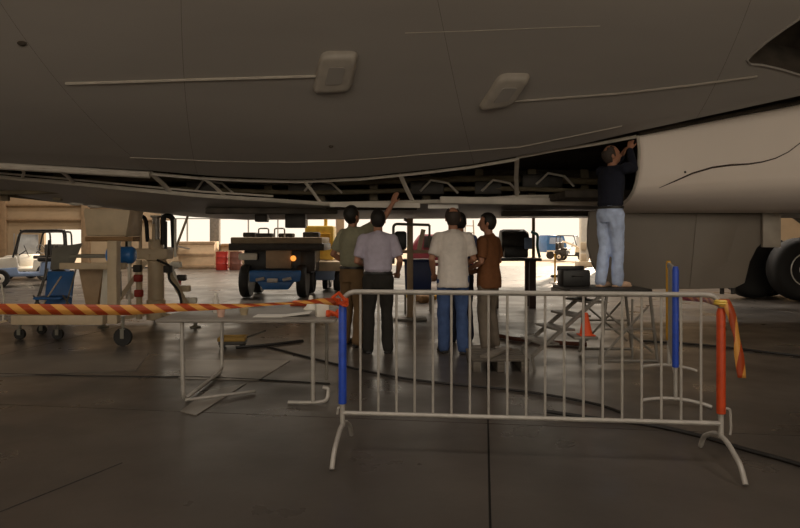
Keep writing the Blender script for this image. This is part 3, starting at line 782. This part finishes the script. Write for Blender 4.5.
LAV = smat('lavender_cotton', (186, 178, 194), rough=.85, var=.08, scale=18, bump=.3, bscale=60)
KHAKI = smat('khaki_green_cotton', (152, 150, 126), rough=.85, var=.08, scale=18, bump=.3)
GREYS = smat('light_grey_cotton', (222, 213, 204), rough=.85, var=.07, scale=18, bump=.3)
BROWNS = smat('brown_cotton', (122, 76, 42), rough=.85, var=.12, scale=18, bump=.3)
NAVYS = smat('navy_cotton', (22, 26, 42), rough=.9, var=.15, scale=18, bump=.3)
BLUES = smat('mid_blue_cotton', (88, 98, 138), rough=.85)
CHAR = smat('charcoal_wool', (38, 35, 30), rough=.9)
JEAN = smat('blue_denim', (66, 88, 132), rough=.85, var=.2, scale=10, bump=.3, bscale=80)
JEANL = smat('light_denim', (190, 206, 240), rough=.85, var=.2, scale=10, bump=.3, bscale=80)
JEAND = smat('dark_denim', (40, 46, 66), rough=.85, var=.2, scale=10)
KTROU = smat('tan_twill', (118, 92, 62), rough=.85)
GTROU = smat('grey_twill', (120, 108, 94), rough=.85)
SHOEB = smat('black_leather', (26, 22, 20), rough=.5)
SHOEG = smat('grey_trainer', (150, 140, 130), rough=.7)
SHOET = smat('tan_trainer', (214, 178, 150), rough=.7)
hang = dict(el_L=(-.25, -.03, 1.14), wr_L=(-.24, .10, .93), el_R=(.25, -.03, 1.14), wr_R=(.24, .10, .93))
person('man in lavender shirt and dark trousers standing with his back turned', posAt(378, 7.85), .05, 1.03,
       dict(el_L=(-.26, -.02, 1.13), wr_L=(-.16, .22, 1.08), el_R=(.27, -.03, 1.14), wr_R=(.25, .14, .98), yaw=.1), LAV, CHAR, HAIRD, SHOEB)
person('man in khaki green shirt beside lavender shirt, reaching one arm up', posAt(352, 8.4), -.75, 1.075,
       dict(sh_R=(.17, .03, 1.43), el_R=(.24, .30, 1.575), wr_R=(.31, .42, 1.80), hd_R=(.03, .06, .2), hn_R=(-.3, 1, 0), el_L=(-.27, -.08, 1.15), wr_L=(-.22, .12, 1.02), pitch=.22, yaw=.1, curl=.3), KHAKI, KTROU, HAIRD, SHOEB)
person('balding man in light grey shirt and blue jeans with his back turned', posAt(453, 7.8), .05, 1.045,
       dict(el_L=(-.26, -.03, 1.14), wr_L=(-.22, .12, .95), el_R=(.25, .0, 1.14), wr_R=(.17, .22, 1.06), yaw=.05, belly=.02, tuck=False, an_L=(-.10, .06, .09)), GREYS, JEAN, HAIRG, SHOEB, bald=True)
person('man in brown shirt and grey trousers looking left beside grey shirt', posAt(489, 8.1), .95, 1.01,
       dict(el_L=(-.25, -.02, 1.14), wr_L=(-.12, .2, 1.05), el_R=(.25, -.02, 1.14), wr_R=(.12, .22, 1.02), yaw=.3, tuck=False), BROWNS, GTROU, HAIRD, SHOEG)
person('man in blue shirt mostly hidden in front of the grey shirted man', posAt(460, 8.75), .2, 1.03,
       dict(el_L=(-.25, .0, 1.14), wr_L=(-.14, .22, 1.08), el_R=(.25, .0, 1.14), wr_R=(.14, .2, 1.05)), BLUES, JEAND, HAIRD, SHOEB)
PZ = .873
person('man in navy top and pale jeans on the stand reaching into the opening', posAt(610, 7.35)+Vector((0, 0, PZ)), -1.05, .955,
       dict(lean=(0, .03, 0), el_R=(.23, .13, 1.46), wr_R=(.17, .16, 1.70), hd_R=(-.05, .06, .2), hn_R=(-.4, 1, 0), sh_R=(.185, .03, 1.46),
            sh_L=(-.185, .03, 1.45), el_L=(-.24, .2, 1.43), wr_L=(-.06, .28, 1.65), hd_L=(.05, .06, .2), hn_L=(.4, 1, 0), pitch=.2, yaw=-.5,
            an_L=(-.06, -.10, .09), an_R=(.07, .05, .09), kn_L=(-.07, -.01, .50), kn_R=(.075, .05, .5)), NAVYS, JEANL, HAIRG, SHOET, sleeve='long', bald=True)

# ------------------------------------------------------------------ maintenance stand under the man at the right
st = thing('step_stand', 'grey tubular maintenance stand carrying the man in navy', 'platform', (0, 0, 0))
X0, X1, Y0, Y1 = 1.92, 2.86, 7.02, 7.8
MB().box(((X0+X1)/2, (Y0+Y1)/2, PZ-.02), (X1-X0, Y1-Y0, .038), bevel=.006).build('deck', DARK, st)
b = MB()
for y in (Y0, Y1): b.beam((X0, y, PZ-.06), (X1, y, PZ-.06), .04, .05)
for x in (X0, X1): b.beam((x, Y0, PZ-.06), (x, Y1, PZ-.06), .04, .05)
b.build('deck_frame', STEELD, st)
for x, dx in ((X0+.42, -.08), (X1-.03, .09)):
    for y in (Y0, Y1): MB().tube([(x, y, PZ-.06), (x+dx, y, .019)], .019, 8).build('leg', STEELD, st)
for y in (Y0, Y1):
    MB().tube([(X0+.36, y, .1), (X1-.05, y, .68)], .013, 8).build('brace', STEELD, st)
    MB().tube([(X0+.40, y, .62), (X1+.0, y, .16)], .013, 8).build('brace', STEELD, st)
    MB().tube([(X0+.34, y, .06), (X1+.06, y, .06)], .018, 8).build('base_rail', STEELD, st)
    MB().tube([(X0+.38, y, .42), (X1+.02, y, .42)], .013, 8).build('brace', STEELD, st)
MB().tube([(2.63, Y0, .08), (2.63, Y0, .76)], .013, 8).build('brace', STEELD, st)
for dy in (0, .55):
    MB().beam((X0+.36, Y0-.02+dy, PZ-.06), (X0-.48, Y0-.25+dy, .16), .05, .03).build('stair_rail', STEELD, st)
    MB().tube([(X0-.48, Y0-.25+dy, .16), (X0-.45, Y0-.24+dy, .0)], .015, 6).build('leg', STEELD, st)
for k in range(4):
    f = (k+.6)/4.4; c = Vector((X0+.36, Y0+.26, PZ-.06)).lerp(Vector((X0-.48, Y0+.03, .16)), f)
    MB().box(c, (.2, .55, .025), Matrix.Rotation(.27, 3, 'Z'), .004).build('tread', STEELD, st)
MB().box((2.03, Y0-.12, .36), (.26, .3, .03), bevel=.005).build('tread', STEELD, st)
p = posAt(588, 7.1); zc = CAM_H-(321-HZ)*7.1/FPX
cn = thing('traffic_cone', 'small orange cone on the step behind the front barrier', 'cone', (2.06, Y0-.15, .3755))
MB().lathe([(.075, .012), (.07, .02), (.022, .24), (.018, .25), (.01, .25)], (0, 0, 0), n=16).build('cone_body', ORANGE, cn)
MB().box((0, 0, .006), (.17, .17, .012), bevel=.004).build('cone_base', ORANGE, cn)
# dark case on the stand deck
cs = thing('equipment_case', 'black hard case open beside the pale jeans', 'case', (2.1, 7.5, PZ), .1)
MB().box((0, 0, .10), (.34, .22, .2), bevel=.02).build('case_body', BLACKP, cs)
MB().box((.0, .1, .21), (.34, .03, .06), bevel=.01).build('case_lid', BLACKP, cs)
MB().tube(fillet([(-.06, -.12, .12), (-.06, -.15, .13), (.06, -.15, .13), (.06, -.12, .12)], .02), .008, 6).build('handle', DARK, cs)
# timber skid and boards left of the stand
GREYW = mat('weathered_timber', (.13, .11, .088), .8, 0, .3, 4, stretch=(1, 8, 8))
sk = thing('timber_skid', 'low timber skid with boards beside the step stand', 'skid', (0, 0, 0))
for i in range(5):
    y = 6.75+.14*i; MB().box((1.09, y, .13), (.62, .11, .025), bevel=.003).build('board', GREYW, sk)
for x in (.83, 1.09, 1.35): MB().box((x, 7.03, .058), (.08, .7, .115), bevel=.004).build('bearer', GREYW, sk)
b = MB().beam((.92, 6.72, .16), (1.26, 7.3, .16), .12, .03, .004)
tag(b.build('plank', mat('grey_board', (.22, .19, .155), .7, 0, .25, 4), smooth=30), 'grey plank lying on the timber skid', 'plank')
tag(MB().tube([(1.35, 9.2, .03), (1.6, 8.8, .03), (2.0, 8.5, .03), (2.5, 8.3, .03)], .03, 8).build('tow_bar', smat('rust_brown', (92, 50, 34), rough=.8)), 'rust brown bar on the floor right of the brown shirted man', 'bar')

# ------------------------------------------------------------------ tripod jack at the left
def caster(parent, x, y, r=.1, top=.3):
    MB().lathe([(.03, -.02), (r*.95, -.024), (r, -.015), (r, .015), (r*.95, .024), (.03, .02)], (x, y, r), 'Y', 18).build('wheel', BLACK, parent)
    b = MB()
    for s in (-1, 1): b.box((x, y+s*.035, r*1.35), (.05, .008, r*1.0))
    b.lathe([(.045, r*1.8), (.045, r*1.9), (.02, r*1.95), (.02, top)], (x, y, 0), n=12)
    b.build('caster_fork', GREYP, parent)
JY_ = 10.4
jx = (156-400)*JY_/FPX
jk = thing('tripod_jack', 'cream tripod aircraft jack with black hoses touching the belly', 'jack', (jx, JY_, 0))
MB().lathe([(.15, .1), (.15, .42), (.13, .44), (.13, 1.08), (.17, 1.10), (.17, 1.2), (.12, 1.22), (.12, 1.42), (.09, 1.44)], (0, 0, 0), n=20).build('column', CREAM, jk)
MB().lathe([(.06, 1.4), (.06, 1.80), (.09, 1.81), (.09, 1.84)], (0, 0, 0), n=16).build('ram', STEEL, jk)
MB().box((-.07, 0, 1.2), (.62, .32, .17), bevel=.02).build('collar', CREAM, jk)
for a in (-.35, PI/2+.4, PI+.35):
    c, s = math.cos(a), math.sin(a)
    MB().beam((c*.15, s*.15, 1.08), (c*.78, s*.78, .12), .06, .07).build('leg', CREAM, jk)
    MB().beam((c*.12, s*.12, .2), (c*.78, s*.78, .1), .05, .05).build('leg_tie', CREAM, jk)
    MB().lathe([(.09, 0), (.09, .02), (.03, .04), (.03, .14)], (c*.8, s*.8, 0), n=14).build('foot_pad', GREYP, jk)
for xx in (-.22, .0, .2):
    MB().tube([(xx, -.1, 1.28), (xx, -.1, 1.74 if xx else 1.7)], .028, 8).build('guide_rod', CREAM if xx < .1 else BLACK, jk)
MB().tube(fillet([(-.46, -.05, 1.32), (-.46, -.05, 1.83), (-.15, -.05, 1.84), (-.12, -.05, 1.4)], .14, 6), .035, 8).build('hose', BLACK, jk)
MB().tube(fillet([(.16, -.1, 1.35), (.16, -.1, 1.84), (.30, -.05, 1.82), (.32, -.05, 1.3)], .1, 6), .045, 8).build('hose', BLACK, jk)
MB().tube(fillet([(.1, -.2, 1.1), (.35, -.25, 1.0), (.3, -.28, .8), (.5, -.3, .6), (.52, -.25, .35)], .1, 5), .02, 6).build('hose', BLACK, jk)
for xx, z, m in ((-.23, .8, RED), (-.22, .55, RED), (-.24, .96, DARK), (.26, .95, DARK)):
    MB().box((xx, -.16, z), (.13, .1, .12), bevel=.02).build('valve_box', m, jk)
MB().tube([(-.23, -.12, .12), (-.23, -.12, 1.1)], .05, 10).build('side_tube', CREAM, jk)
MB().tube([(.5, .1, 1.84), (.28, .05, 1.2)], .02, 8).build('stay', CREAM, jk)
for xx, z, w_, m in ((.36, 1.02, .16, WHITE), (.45, .8, .14, DARK), (.5, .62, .18, CREAM), (.38, .72, .1, RED), (.6, .42, .2, WHITE), (-.42, .5, .1, WHITE)):
    MB().box((xx, -.05, z), (w_, .12, .10), bevel=.02).build('fitting', m, jk)
MB().tube([(-.4, -.1, .12), (-.4, -.1, 1.75)], .03, 8).build('guide_rod', WHITE, jk)
MB().tube([(.36, -.1, 1.15), (.36, -.1, 1.78)], .022, 8).build('guide_rod', WHITE, jk)
MB().beam((.62, -.1, .12), (.28, -.1, 1.05), .03, .04).build('leg_tie', WHITE, jk)
# wheeled service stand left of the jack
SYY = 8.9
def sx_(px, Y=SYY): return (px-400)*Y/FPX
def sz_(py, Y=SYY): return CAM_H-(py-HZ)*Y/FPX
ws = thing('service_trolley', 'tan wheeled service trolley with thick post and blue cylinder left of the jack', 'trolley', (0, 0, 0))
MB().box((sx_(114, 8.4), 8.4, .86), (.13, .13, 1.12), bevel=.01).build('post', CREAM, ws)
MB().box(((sx_(30)+sx_(114))/2, 8.75, .33), (sx_(116)-sx_(28), .5, .13), bevel=.01).build('base_beam', CREAM, ws)
MB().box(((sx_(72)+sx_(135))/2, 8.6, sz_(266, 8.6)), (sx_(135)-sx_(72), .08, .09), bevel=.01).build('cross_beam', CREAM, ws)
MB().box(((sx_(75)+sx_(122))/2, 8.9, sz_(256)), (.7, .3, .05), bevel=.01).build('shelf', GREYP, ws)
MB().lathe([(.05, -.2), (.1, -.18), (.12, -.15), (.12, .15), (.1, .18), (.05, .2)], (sx_(126), 8.75, sz_(255, 8.75)), 'X', 18).build('cylinder', smat('bright_blue', (52, 120, 196), rough=.35), ws, label='blue pressure cylinder')
MB().box(((sx_(84)+sx_(129))/2, 9.1, sz_(239, 9.1)), (.7, .25, .07), bevel=.01).build('top_plank', WOOD, ws)
tp = [(83, 208.5), (130, 210), (126, 236), (86, 236)]
MB().prism([at(px, py, 9.2) for px, py in tp], (0, .5, 0), .02).build('hopper', CREAM, ws)
MB().prism([at(px, py, 8.95) for px, py in ((78, 268), (103, 268), (97, 308), (86, 308))], (0, .3, 0), .01).build('chute', CREAMD, ws)
MB().prism([at(px, py, 8.95) for px, py in ((103, 270), (112, 262), (112, 309), (99, 309))], (0, .2, 0), .01).build('gusset', WHITE, ws)
for k in range(4): MB().box((sx_(121+k*1.5), 8.65, .75+.02*k), (.06, .16, .55-.06*k), bevel=.02).build('pump_block', DARK if k % 2 else smat('olive', (70, 66, 44)), ws)
caster(ws, sx_(123, 8.35), 8.35, .125, .4); caster(ws, sx_(58), 8.9, .08, .3); caster(ws, sx_(20), 8.9, .08, .3); caster(ws, sx_(42, 9.4), 9.4, .07, .3)
MB().box((sx_(25), 8.9, .29), (.3, .1, .06), bevel=.01).build('axle_arm', CREAMD, ws)
MB().tube([(sx_(12), 8.7, .3), (sx_(13), 8.7, .62), (sx_(10), 8.7, .82)], .014, 6).build('tow_handle', WHITE, ws)
MB().beam((sx_(-8), 8.7, .22), (sx_(16), 8.7, .30), .03, .03).build('draw_bar', CREAM, ws)
# blue folding chair with a board
fc = thing('folding_chair', 'blue canvas folding chair with grey board left of the trolley', 'chair', at(56, 310, 11.2)*1.0)
fc.location.z = 0; fcx = fc.location
MB().box((0, .12, .55), (.5, .04, .62), Matrix.Rotation(-.2, 3, 'X'), .02).build('backrest', BLUE, fc)
MB().box((0, -.1, .4), (.5, .4, .05), bevel=.02).build('seat', BLUE, fc)
for x in (-.26, .26):
    MB().tube([(x, -.3, 0), (x, .2, .9)], .016, 6).build('leg', STEELD, fc); MB().tube([(x, .25, 0), (x, -.25, .45)], .016, 6).build('leg', STEELD, fc)
MB().beam((-.1, -.22, .30), (.16, -.12, .78), .09, .02).build('strap', CREAM, fc)
tag(MB().prism([at(52, 248, 12), at(82, 243, 12), at(72, 268, 12), at(50, 270, 12)], (0, .03, 0), .005).build('sign_board', GREYP, smooth=30), 'slanted grey board above the blue folding chair', 'board')
tag(MB().tube([at(49, 240, 12.05), at(45, 275, 12.0), at(34, 308, 11.9)], .02, 6).build('tripod_pole', DARK), 'thin dark pole beside the slanted grey board', 'pole')
# ------------------------------------------------------------------ open buggies at the far left
def buggy(label, loc, rz, body, group=None):
    t = thing('utility_buggy', label, 'buggy', loc, rz, group)
    b = MB(); b.prism([(-1.05, -.55, .32), (1.1, -.55, .32), (1.12, -.55, .55), (.35, -.55, .6), (.3, -.55, .42), (-.25, -.55, .42), (-.3, -.55, .72), (-.95, -.55, .8), (-1.08, -.55, .6)], (0, 1.1, 0), .02)
    b.build('body', body, t)
    b = MB(); b.prism([(.3, -.5, .5), (1.15, -.5, .5), (1.15, -.5, .72), (.95, -.5, .86), (.35, -.5, .92)], (0, 1.0, 0), .04); b.build('bonnet', WHITE, t)
    MB().box((-.45, 0, .82), (.5, .95, .12), bevel=.04).build('seat', BLACKP, t)
    MB().box((-.72, 0, 1.08), (.12, .95, .4), bevel=.04).build('seat_back', DARK, t)
    for y in (-.52, .52):
        MB().tube(fillet([(.45, y, .9), (.25, y, 1.72), (-.95, y, 1.74), (-1.0, y, .8)], .15, 5), .03, 8).build('roll_bar', BLACKP, t)
    for x in (.25, -.92): MB().tube([(x, -.52, 1.72), (x, .52, 1.72)], .03, 8).build('roll_bar', BLACKP, t)
    MB().beam((.42, -.48, 1.28), (.42, .48, 1.28), .02, .7).build('windscreen', mat('screen_glass', (.35, .36, .36), .1), t)
    MB().tube([(.3, -.25, .95), (.1, -.25, 1.1)], .02, 6).build('steering_column', BLACKP, t)
    MB().tube([(.1+.06*math.sin(a), -.25+.17*math.cos(a), 1.1+.16*math.sin(a)) for a in np.linspace(0, 2*PI, 14)[:-1]], .014, 6, closed=True).build('steering_wheel', BLACKP, t)
    for x in (-.75, .8):
        for y in (-.55, .55):
            MB().lathe([(.13, -.09), (.25, -.1), (.28, -.06), (.28, .06), (.25, .1), (.13, .09)], (x, y, .28), 'Y', 20).build('tyre', BLACK, t)
            MB().lathe([(.15, -.085), (.13, -.105), (.05, -.115), (.05, .115), (.13, .105), (.15, .085)], (x, y, .28), 'Y', 14).build('wheel_hub', WHITE, t)
    MB().box((-.99, 0, 1.0), (.1, .9, .5), bevel=.03).build('rear_rack', DARK, t)
    for s in (-.35, .35): MB().lathe([(.06, 0), (.07, .03), (.05, .05)], (1.14, s, .66), 'X', 12).build('headlamp', GLASS, t)
    return t
buggy('white and pale blue open buggy with black roll bars at far left', posAt(30, 19.4), PI+.55, PALEBLUE)
buggy('second pale buggy parked behind the left roll bar buggy', posAt(38, 22.5), PI-.2, WHITE)

# ------------------------------------------------------------------ crates, drums near the far wall left
cr = thing('packing_crate', 'large pale plywood crate by the far window', 'crate', posAt(199, 31.5), .1)
PLY = smat('pale_plywood', (214, 186, 150), rough=.7, var=.08)
MB().box((0, 0, .68), (1.75, 1.2, 1.36), bevel=.02).build('crate_body', PLY, cr)
for z in (.12, .7, 1.28): MB().box((0, -.62, z), (1.8, .05, .1)).build('batten', CREAMD, cr)
cr = thing('packing_crate', 'darker tan crate right of the pale plywood crate', 'crate', posAt(233, 32.3), -.05)
MB().box((0, 0, .62), (.9, 1, 1.24), bevel=.02).build('crate_body', CREAMD, cr)
for z in (.1, 1.15): MB().box((0, -.52, z), (.94, .05, .1)).build('batten', WOOD, cr)
for i, (px, m, l) in enumerate(((222, RED, 'red oil drum in front of the darker tan crate'), (236, smat('brown_drum', (110, 66, 52)), 'brown oil drum beside the red drum'))):
    d = thing('oil_drum', l, 'drum', posAt(px, 29.5)); MB().lathe([(.28, 0), (.29, .02), (.285, .3), (.295, .31), (.285, .33), (.285, .6), (.295, .61), (.285, .63), (.29, .88), (.27, .88), (.27, .86)], (0, 0, 0)).build('drum_body', m, d)
    MB().lathe([(.04, .86), (.04, .9)], (.15, 0, 0), n=10).build('bung', STEEL, d)
tag(MB().beam(at(172, 245, 30.2)*1, (at(186, 245, 30.2).x, 30.6, 1.0), .5, .06).build('leaning_board', STEELD), 'dark board leaning against the pale crate', 'board')
bpy.data.objects['leaning_board'].location.z = 0

# ------------------------------------------------------------------ dark tow tractor in the middle distance
tg = thing('tow_tractor', 'dark tow tractor with blue bumper facing the camera left of the men', 'tractor', posAt(277, 15.3))
MB().box((0, .7, 1.42), (2.25, 1.6, .16), bevel=.03).build('flat_deck', smat('deck_olive', (150, 134, 108), rough=.6), tg)
MB().box((0, .65, 1.26), (2.35, 1.5, .18), bevel=.03).build('deck_edge', DARK, tg)
MB().box((0, .9, .9), (1.7, 1.6, .6), bevel=.05).build('body', BLACKP, tg)
MB().box((.05, .02, .97), (.62, .2, .48), bevel=.02).build('radiator_grille', CREAMD, tg)
for x in (-.72, ): MB().box((x, .02, 1.02), (.46, .08, .17), bevel=.03).build('light_panel', WHITE, tg)
MB().ell((.42, -.1, .98), (.07, .05, .07)).build('indicator_lamp', AMBER, tg)
MB().box((.75, .1, .9), (.36, .1, .5), bevel=.02).build('side_panel', DARK, tg)
MB().box((0, -.12, .55), (1.25, .3, .28), bevel=.04).build('bumper', BLUE, tg)
MB().prism([(-.45, -.22, .42), (.45, -.22, .42), (.3, -.22, .22), (-.3, -.22, .22)], (0, .2, 0), .02).build('skid_plate', BLUE, tg)
MB().box((-.05, -.3, .45), (.26, .1, .1), bevel=.02).build('tow_hook', STEEL, tg)
for x in (-.35, .3): MB().tube([(x-.1, -.28, .46), (x+.1, -.3, .5)], .04, 8).build('tow_eye', STEEL, tg)
for x in (-.78, .62):
    for y in (.15, 1.4):
        MB().lathe([(.2, -.1), (.38, -.115), (.41, -.08), (.415, 0), (.41, .08), (.38, .115), (.2, .1)], (x, y, .415), 'X', 24).build('tyre', BLACK, tg)
for x, y, z, sx, sz in ((-.75, .4, 1.56, .3, .12), (-.35, .3, 1.55, .4, .1), (.15, .5, 1.55, .36, .1), (.8, .4, 1.56, .4, .14)):
    MB().box((x, y, z), (sx, .4, sz), bevel=.03).build('deck_box', DARK, tg)
for x in (-.5, -.1): MB().tube(fillet([(x, .2, 1.5), (x, .2, 1.72), (x+.25, .2, 1.72), (x+.25, .2, 1.5)], .05), .02, 6).build('grab_rail', STEEL, tg)
# amber generator and blue grey dolly right of the tractor
ge = thing('ground_generator', 'amber yellow generator unit right of the dark tow tractor', 'generator', posAt(319, 17.2))
MB().box((0, .4, 1.35), (.8, .8, .95), bevel=.05).build('housing', GOLD, ge)
MB().box((.1, 0, .72), (1.1, .9, .26), bevel=.03).build('chassis', CREAM, ge)
MB().lathe([(.05, 1.8), (.05, 2.1), (.07, 2.12), (.06, 2.2)], (.15, .3, 0), n=12).build('exhaust', GOLD, ge)
MB().box((.15, -.04, 1.45), (.34, .1, .34), bevel=.03).build('control_box', YELLOW, ge)
for x in (-.35, .5): MB().lathe([(.1, -.08), (.27, -.09), (.29, 0), (.27, .09), (.1, .08)], (x, .1, .29), 'X', 18).build('tyre', BLACK, ge)
MB().box((.1, .1, .48), (.7, .7, .3), bevel=.03).build('axle_box', PALEBLUE, ge)
dl = thing('dolly', 'blue grey dolly with tall posts behind the khaki shirted man', 'dolly', posAt(336, 18.2))
MB().box((0, 0, .62), (.62, 1, .14), bevel=.02).build('deck', smat('slate_blue', (92, 112, 132)), dl)
for x in (-.25, .25):
    MB().tube([(x, -.3, .6), (x, -.3, 1.75)], .035, 8).build('post', smat('slate_blue', (92, 112, 132)), dl)
    for y in (-.4, .4): MB().lathe([(.08, -.06), (.26, -.07), (.28, 0), (.26, .07), (.08, .06)], (x, y, .28), 'X', 18).build('tyre', BLACK, dl)
MB().box((0, -.1, .4), (.5, .8, .2), bevel=.02).build('axle', DARK, dl)
# litter on the floor near the tractor
for px, py, s, m, l in ((300, 306, .14, ORANGE, 'flat orange chock on the floor under the tow tractor'), (285, 312, .1, CREAM, 'pale chock on the floor left of the orange chock')):
    p = ground(px, py); tag(MB().prism([p+Vector((-s*1.6, 0, 0)), p+Vector((s*1.6, 0, 0)), p+Vector((s*1.2, 0, s*.7)), p+Vector((-s*1.2, 0, s*.7))], (0, s*1.5, 0), .01).build('wheel_chock', m), l, 'chock')

# ------------------------------------------------------------------ between the men
bn = thing('storage_bin', 'dark blue plastic bin between lavender and grey shirts', 'bin', posAt(418, 12.2))
MB().prism([(-.25, -.2, .44), (.25, -.2, .44), (.27, -.2, 1.02), (-.27, -.2, 1.02)], (0, .5, 0), .02).build('bin_body', NAVY, bn)
MB().box((0, .05, 1.03), (.6, .58, .05), bevel=.02).build('bin_rim', NAVY, bn)
MB().box((0, .05, .41), (.6, .6, .05), bevel=.01).build('bin_stand', STEELD, bn)
for x in (-.25, .25):
    for y in (-.15, .28): MB().tube([(x, y, 0), (x, y, .4)], .02, 6).build('leg', STEELD, bn)
fr = thing('hoist_frame', 'grey steel hoist post with frame between the two pairs of men', 'frame', posAt(410, 11.2))
MB().box((0, 0, .91), (.11, .11, 1.82), bevel=.01).build('post', CREAMD, fr)
MB().box((0, 0, .02), (.6, .5, .04), bevel=.01).build('base_plate', STEELD, fr)
MB().tube(fillet([(-.3, -.05, 1.0), (-.3, -.05, 1.72), (.35, -.05, 1.70)], .08), .025, 8).build('arm', GREYP, fr)
MB().tube([(.35, -.05, 1.7), (.35, -.05, 1.3)], .02, 8).build('arm', GREYP, fr)
MB().beam((-.3, 0, 1.22), (.4, 0, 1.22), .05, .06).build('cross_bar', CREAMD, fr)
MB().box((-.17, .05, 1.42), (.22, .2, .34), bevel=.05).build('motor', BLACKP, fr)
MB().beam((.16, -.05, 1.25), (.24, -.05, 1.62), .08, .08).build('strut', CREAM, fr)
MB().tube([at(404, 219, 11.2)-Vector(fr.location)+Vector((0, 0, 0)), (0, 0, 1.75)], .03, 6).build('chain_hook', STEELD, fr)
cr_ = thing('maroon_car', 'maroon car with white trim parked far behind the men', 'car', posAt(438, 24), .0)
MB().prism([(-1.1, -.8, .45), (1.3, -.8, .45), (1.35, -.8, 1.0), (.9, -.8, 1.1), (.55, -.8, 1.62), (-.7, -.8, 1.66), (-1.1, -.8, 1.1)], (0, 1.6, 0), .08).build('body', MAROON, cr_)
MB().prism([(-.6, -.83, 1.15), (.75, -.83, 1.12), (.48, -.83, 1.55), (-.55, -.83, 1.58)], (0, .05, 0), .01).build('side_window', BLACKP, cr_)
for x in (-.75, .85): MB().lathe([(.16, -.1), (.3, -.11), (.32, 0), (.3, .11), (.16, .1)], (x, -.75, .32), 'Y', 20).build('tyre', BLACK, cr_); 
MB().box((.1, -.84, .62), (1.9, .05, .1), bevel=.02).build('trim', WHITE, cr_)
for x in (-.75, .85): MB().lathe([(.15, -.1), (.12, -.12), (.02, -.12)], (x, -.75, .32), 'Y', 14).build('wheel_hub', GLASS, cr_)
for k, (px, py, m) in enumerate(((416, 301, GOLD), (424, 303, WOOD), (431, 300, YELLOW))):
    p = ground(px, py); b = MB()
    for q in range(4): b.ell(p+Vector((random.uniform(-.1, .1), random.uniform(-.1, .1), .06+.03*q)), (.14, .12, .07), Matrix.Rotation(random.random()*3, 3, 'Z'))
    remesh(b, 'rag_pile', m, None, .02, 2, .03, k*3)
    tag(bpy.data.objects['rag_pile' if k == 0 else 'rag_pile.%03d' % k], ['golden rag heap below the blue bin', 'brown rag heap in the middle below the blue bin', 'yellow rag heap nearest the grey shirted man'][k], 'rag')

# ------------------------------------------------------------------ right of the men: equipment in the bright doorway
mc = thing('compressor_cart', 'black machine on a dark cart right of the brown shirted man', 'machine', posAt(519, 13.2))
MB().box((-.08, 0, 1.02), (1.0, .6, .06), bevel=.01).build('cart_top', BLACKP, mc)
for x in (.24, -.5):
    for y in (-.22, .22): MB().box((x, y, .5), (.14 if x > 0 else .06, .08, 1.0), bevel=.01).build('leg', smat('rust_dark', (62, 40, 32)), mc)
MB().lathe([(.1, -.34), (.24, -.32), (.26, -.25), (.26, .18), (.2, .26)], (-.08, 0, 1.4), 'X', 18).build('drum', DARK, mc)
MB().box((-.1, -.05, 1.18), (.5, .4, .24), bevel=.03).build('engine_block', BLACKP, mc)
MB().box((.14, -.25, 1.36), (.16, .1, .24), bevel=.02).build('gauge_panel', PALEBLUE, mc)
MB().tube(fillet([(.2, -.28, 1.6), (.34, -.28, 1.55), (.32, -.28, 1.3), (.38, -.28, 1.06)], .08), .03, 8).build('hose', smat('teal_hose', (92, 150, 150)), mc)
MB().tube([(.33, .1, .03), (.33, .1, 1.95)], .035, 8).build('mast', WOOD, mc)
bv = thing('blue_van', 'small blue van in the bright doorway', 'van', posAt(552, 47), .2)
MB().prism([(-.75, -.8, .5), (.8, -.8, .5), (.85, -.8, 1.0), (.6, -.8, 1.75), (-.7, -.8, 1.8), (-.8, -.8, 1.3)], (0, 1.6, 0), .08).build('body', BLUE, bv)
MB().prism([(-.6, -.83, 1.15), (.6, -.83, 1.12), (.45, -.83, 1.6), (-.55, -.83, 1.62)], (0, .05, 0), .01).build('side_window', PALEBLUE, bv)
for x in (-.5, .5): MB().lathe([(.12, -.1), (.28, -.1), (.3, 0), (.28, .1), (.12, .1)], (x, -.75, .3), 'Y', 18).build('tyre', BLACK, bv)
MB().box((0, -.82, .6), (1.6, .06, .12), bevel=.02).build('trim', WHITE, bv)
buggy('black and white buggy beside the blue van in the doorway', posAt(572, 43), -.5, BLACKP)
MB().tube([(.9, -.55, .75), (.2, -.62, 1.1), (-.5, -.62, 1.35)], .06, 8).build('boom', WHITE, bpy.data.objects['utility_buggy.002'])
sp_ = thing('stanchion', 'thin yellow stanchion on the bright floor', 'stanchion', posAt(555, 20.5))
MB().tube([(0, 0, .02), (0, 0, .98)], .03, 8).build('pole', YELLOW, sp_); MB().lathe([(.2, 0), (.2, .02), (.05, .05)], (0, 0, 0)).build('base', DARK, sp_)
tag(MB().box(ground(555, 277)+Vector((0, 0, .04)), (.3, .2, .08), bevel=.02).build('wheel_chock', BLACK), 'small black chock on the bright floor', 'chock')
wc = thing('door_column', 'white painted steel column beside the gear door', 'column', posAt(584, 33.0))
MB().box((0, 0, 4), (.4, .4, 8), bevel=.02).build('shaft', WHITE, wc); MB().box((0, 0, .15), (.8, .7, .3), bevel=.03).build('plinth', CREAM, wc)
for i, z in enumerate((.5, 1.1)): MB().box((-.1, -.24, z), (.3, .08, .4), bevel=.02).build('switch_box', CREAM, wc)
# plain wall cabinets and figures of clutter inside the far door: a grey partition, a ladder
ld = thing('step_ladder', 'pale step ladder in front of the bright far doorway', 'ladder', posAt(470, 27))
for x in (-.25, .25): MB().tube([(x, 0, 0), (x*.7, .3, 2.3)], .03, 6).build('stile', CREAM, ld)
for k in range(7): MB().box((0, .04*k+.03, .3*k+.25), (.46-.02*k, .06, .03)).build('rung', CREAM, ld)
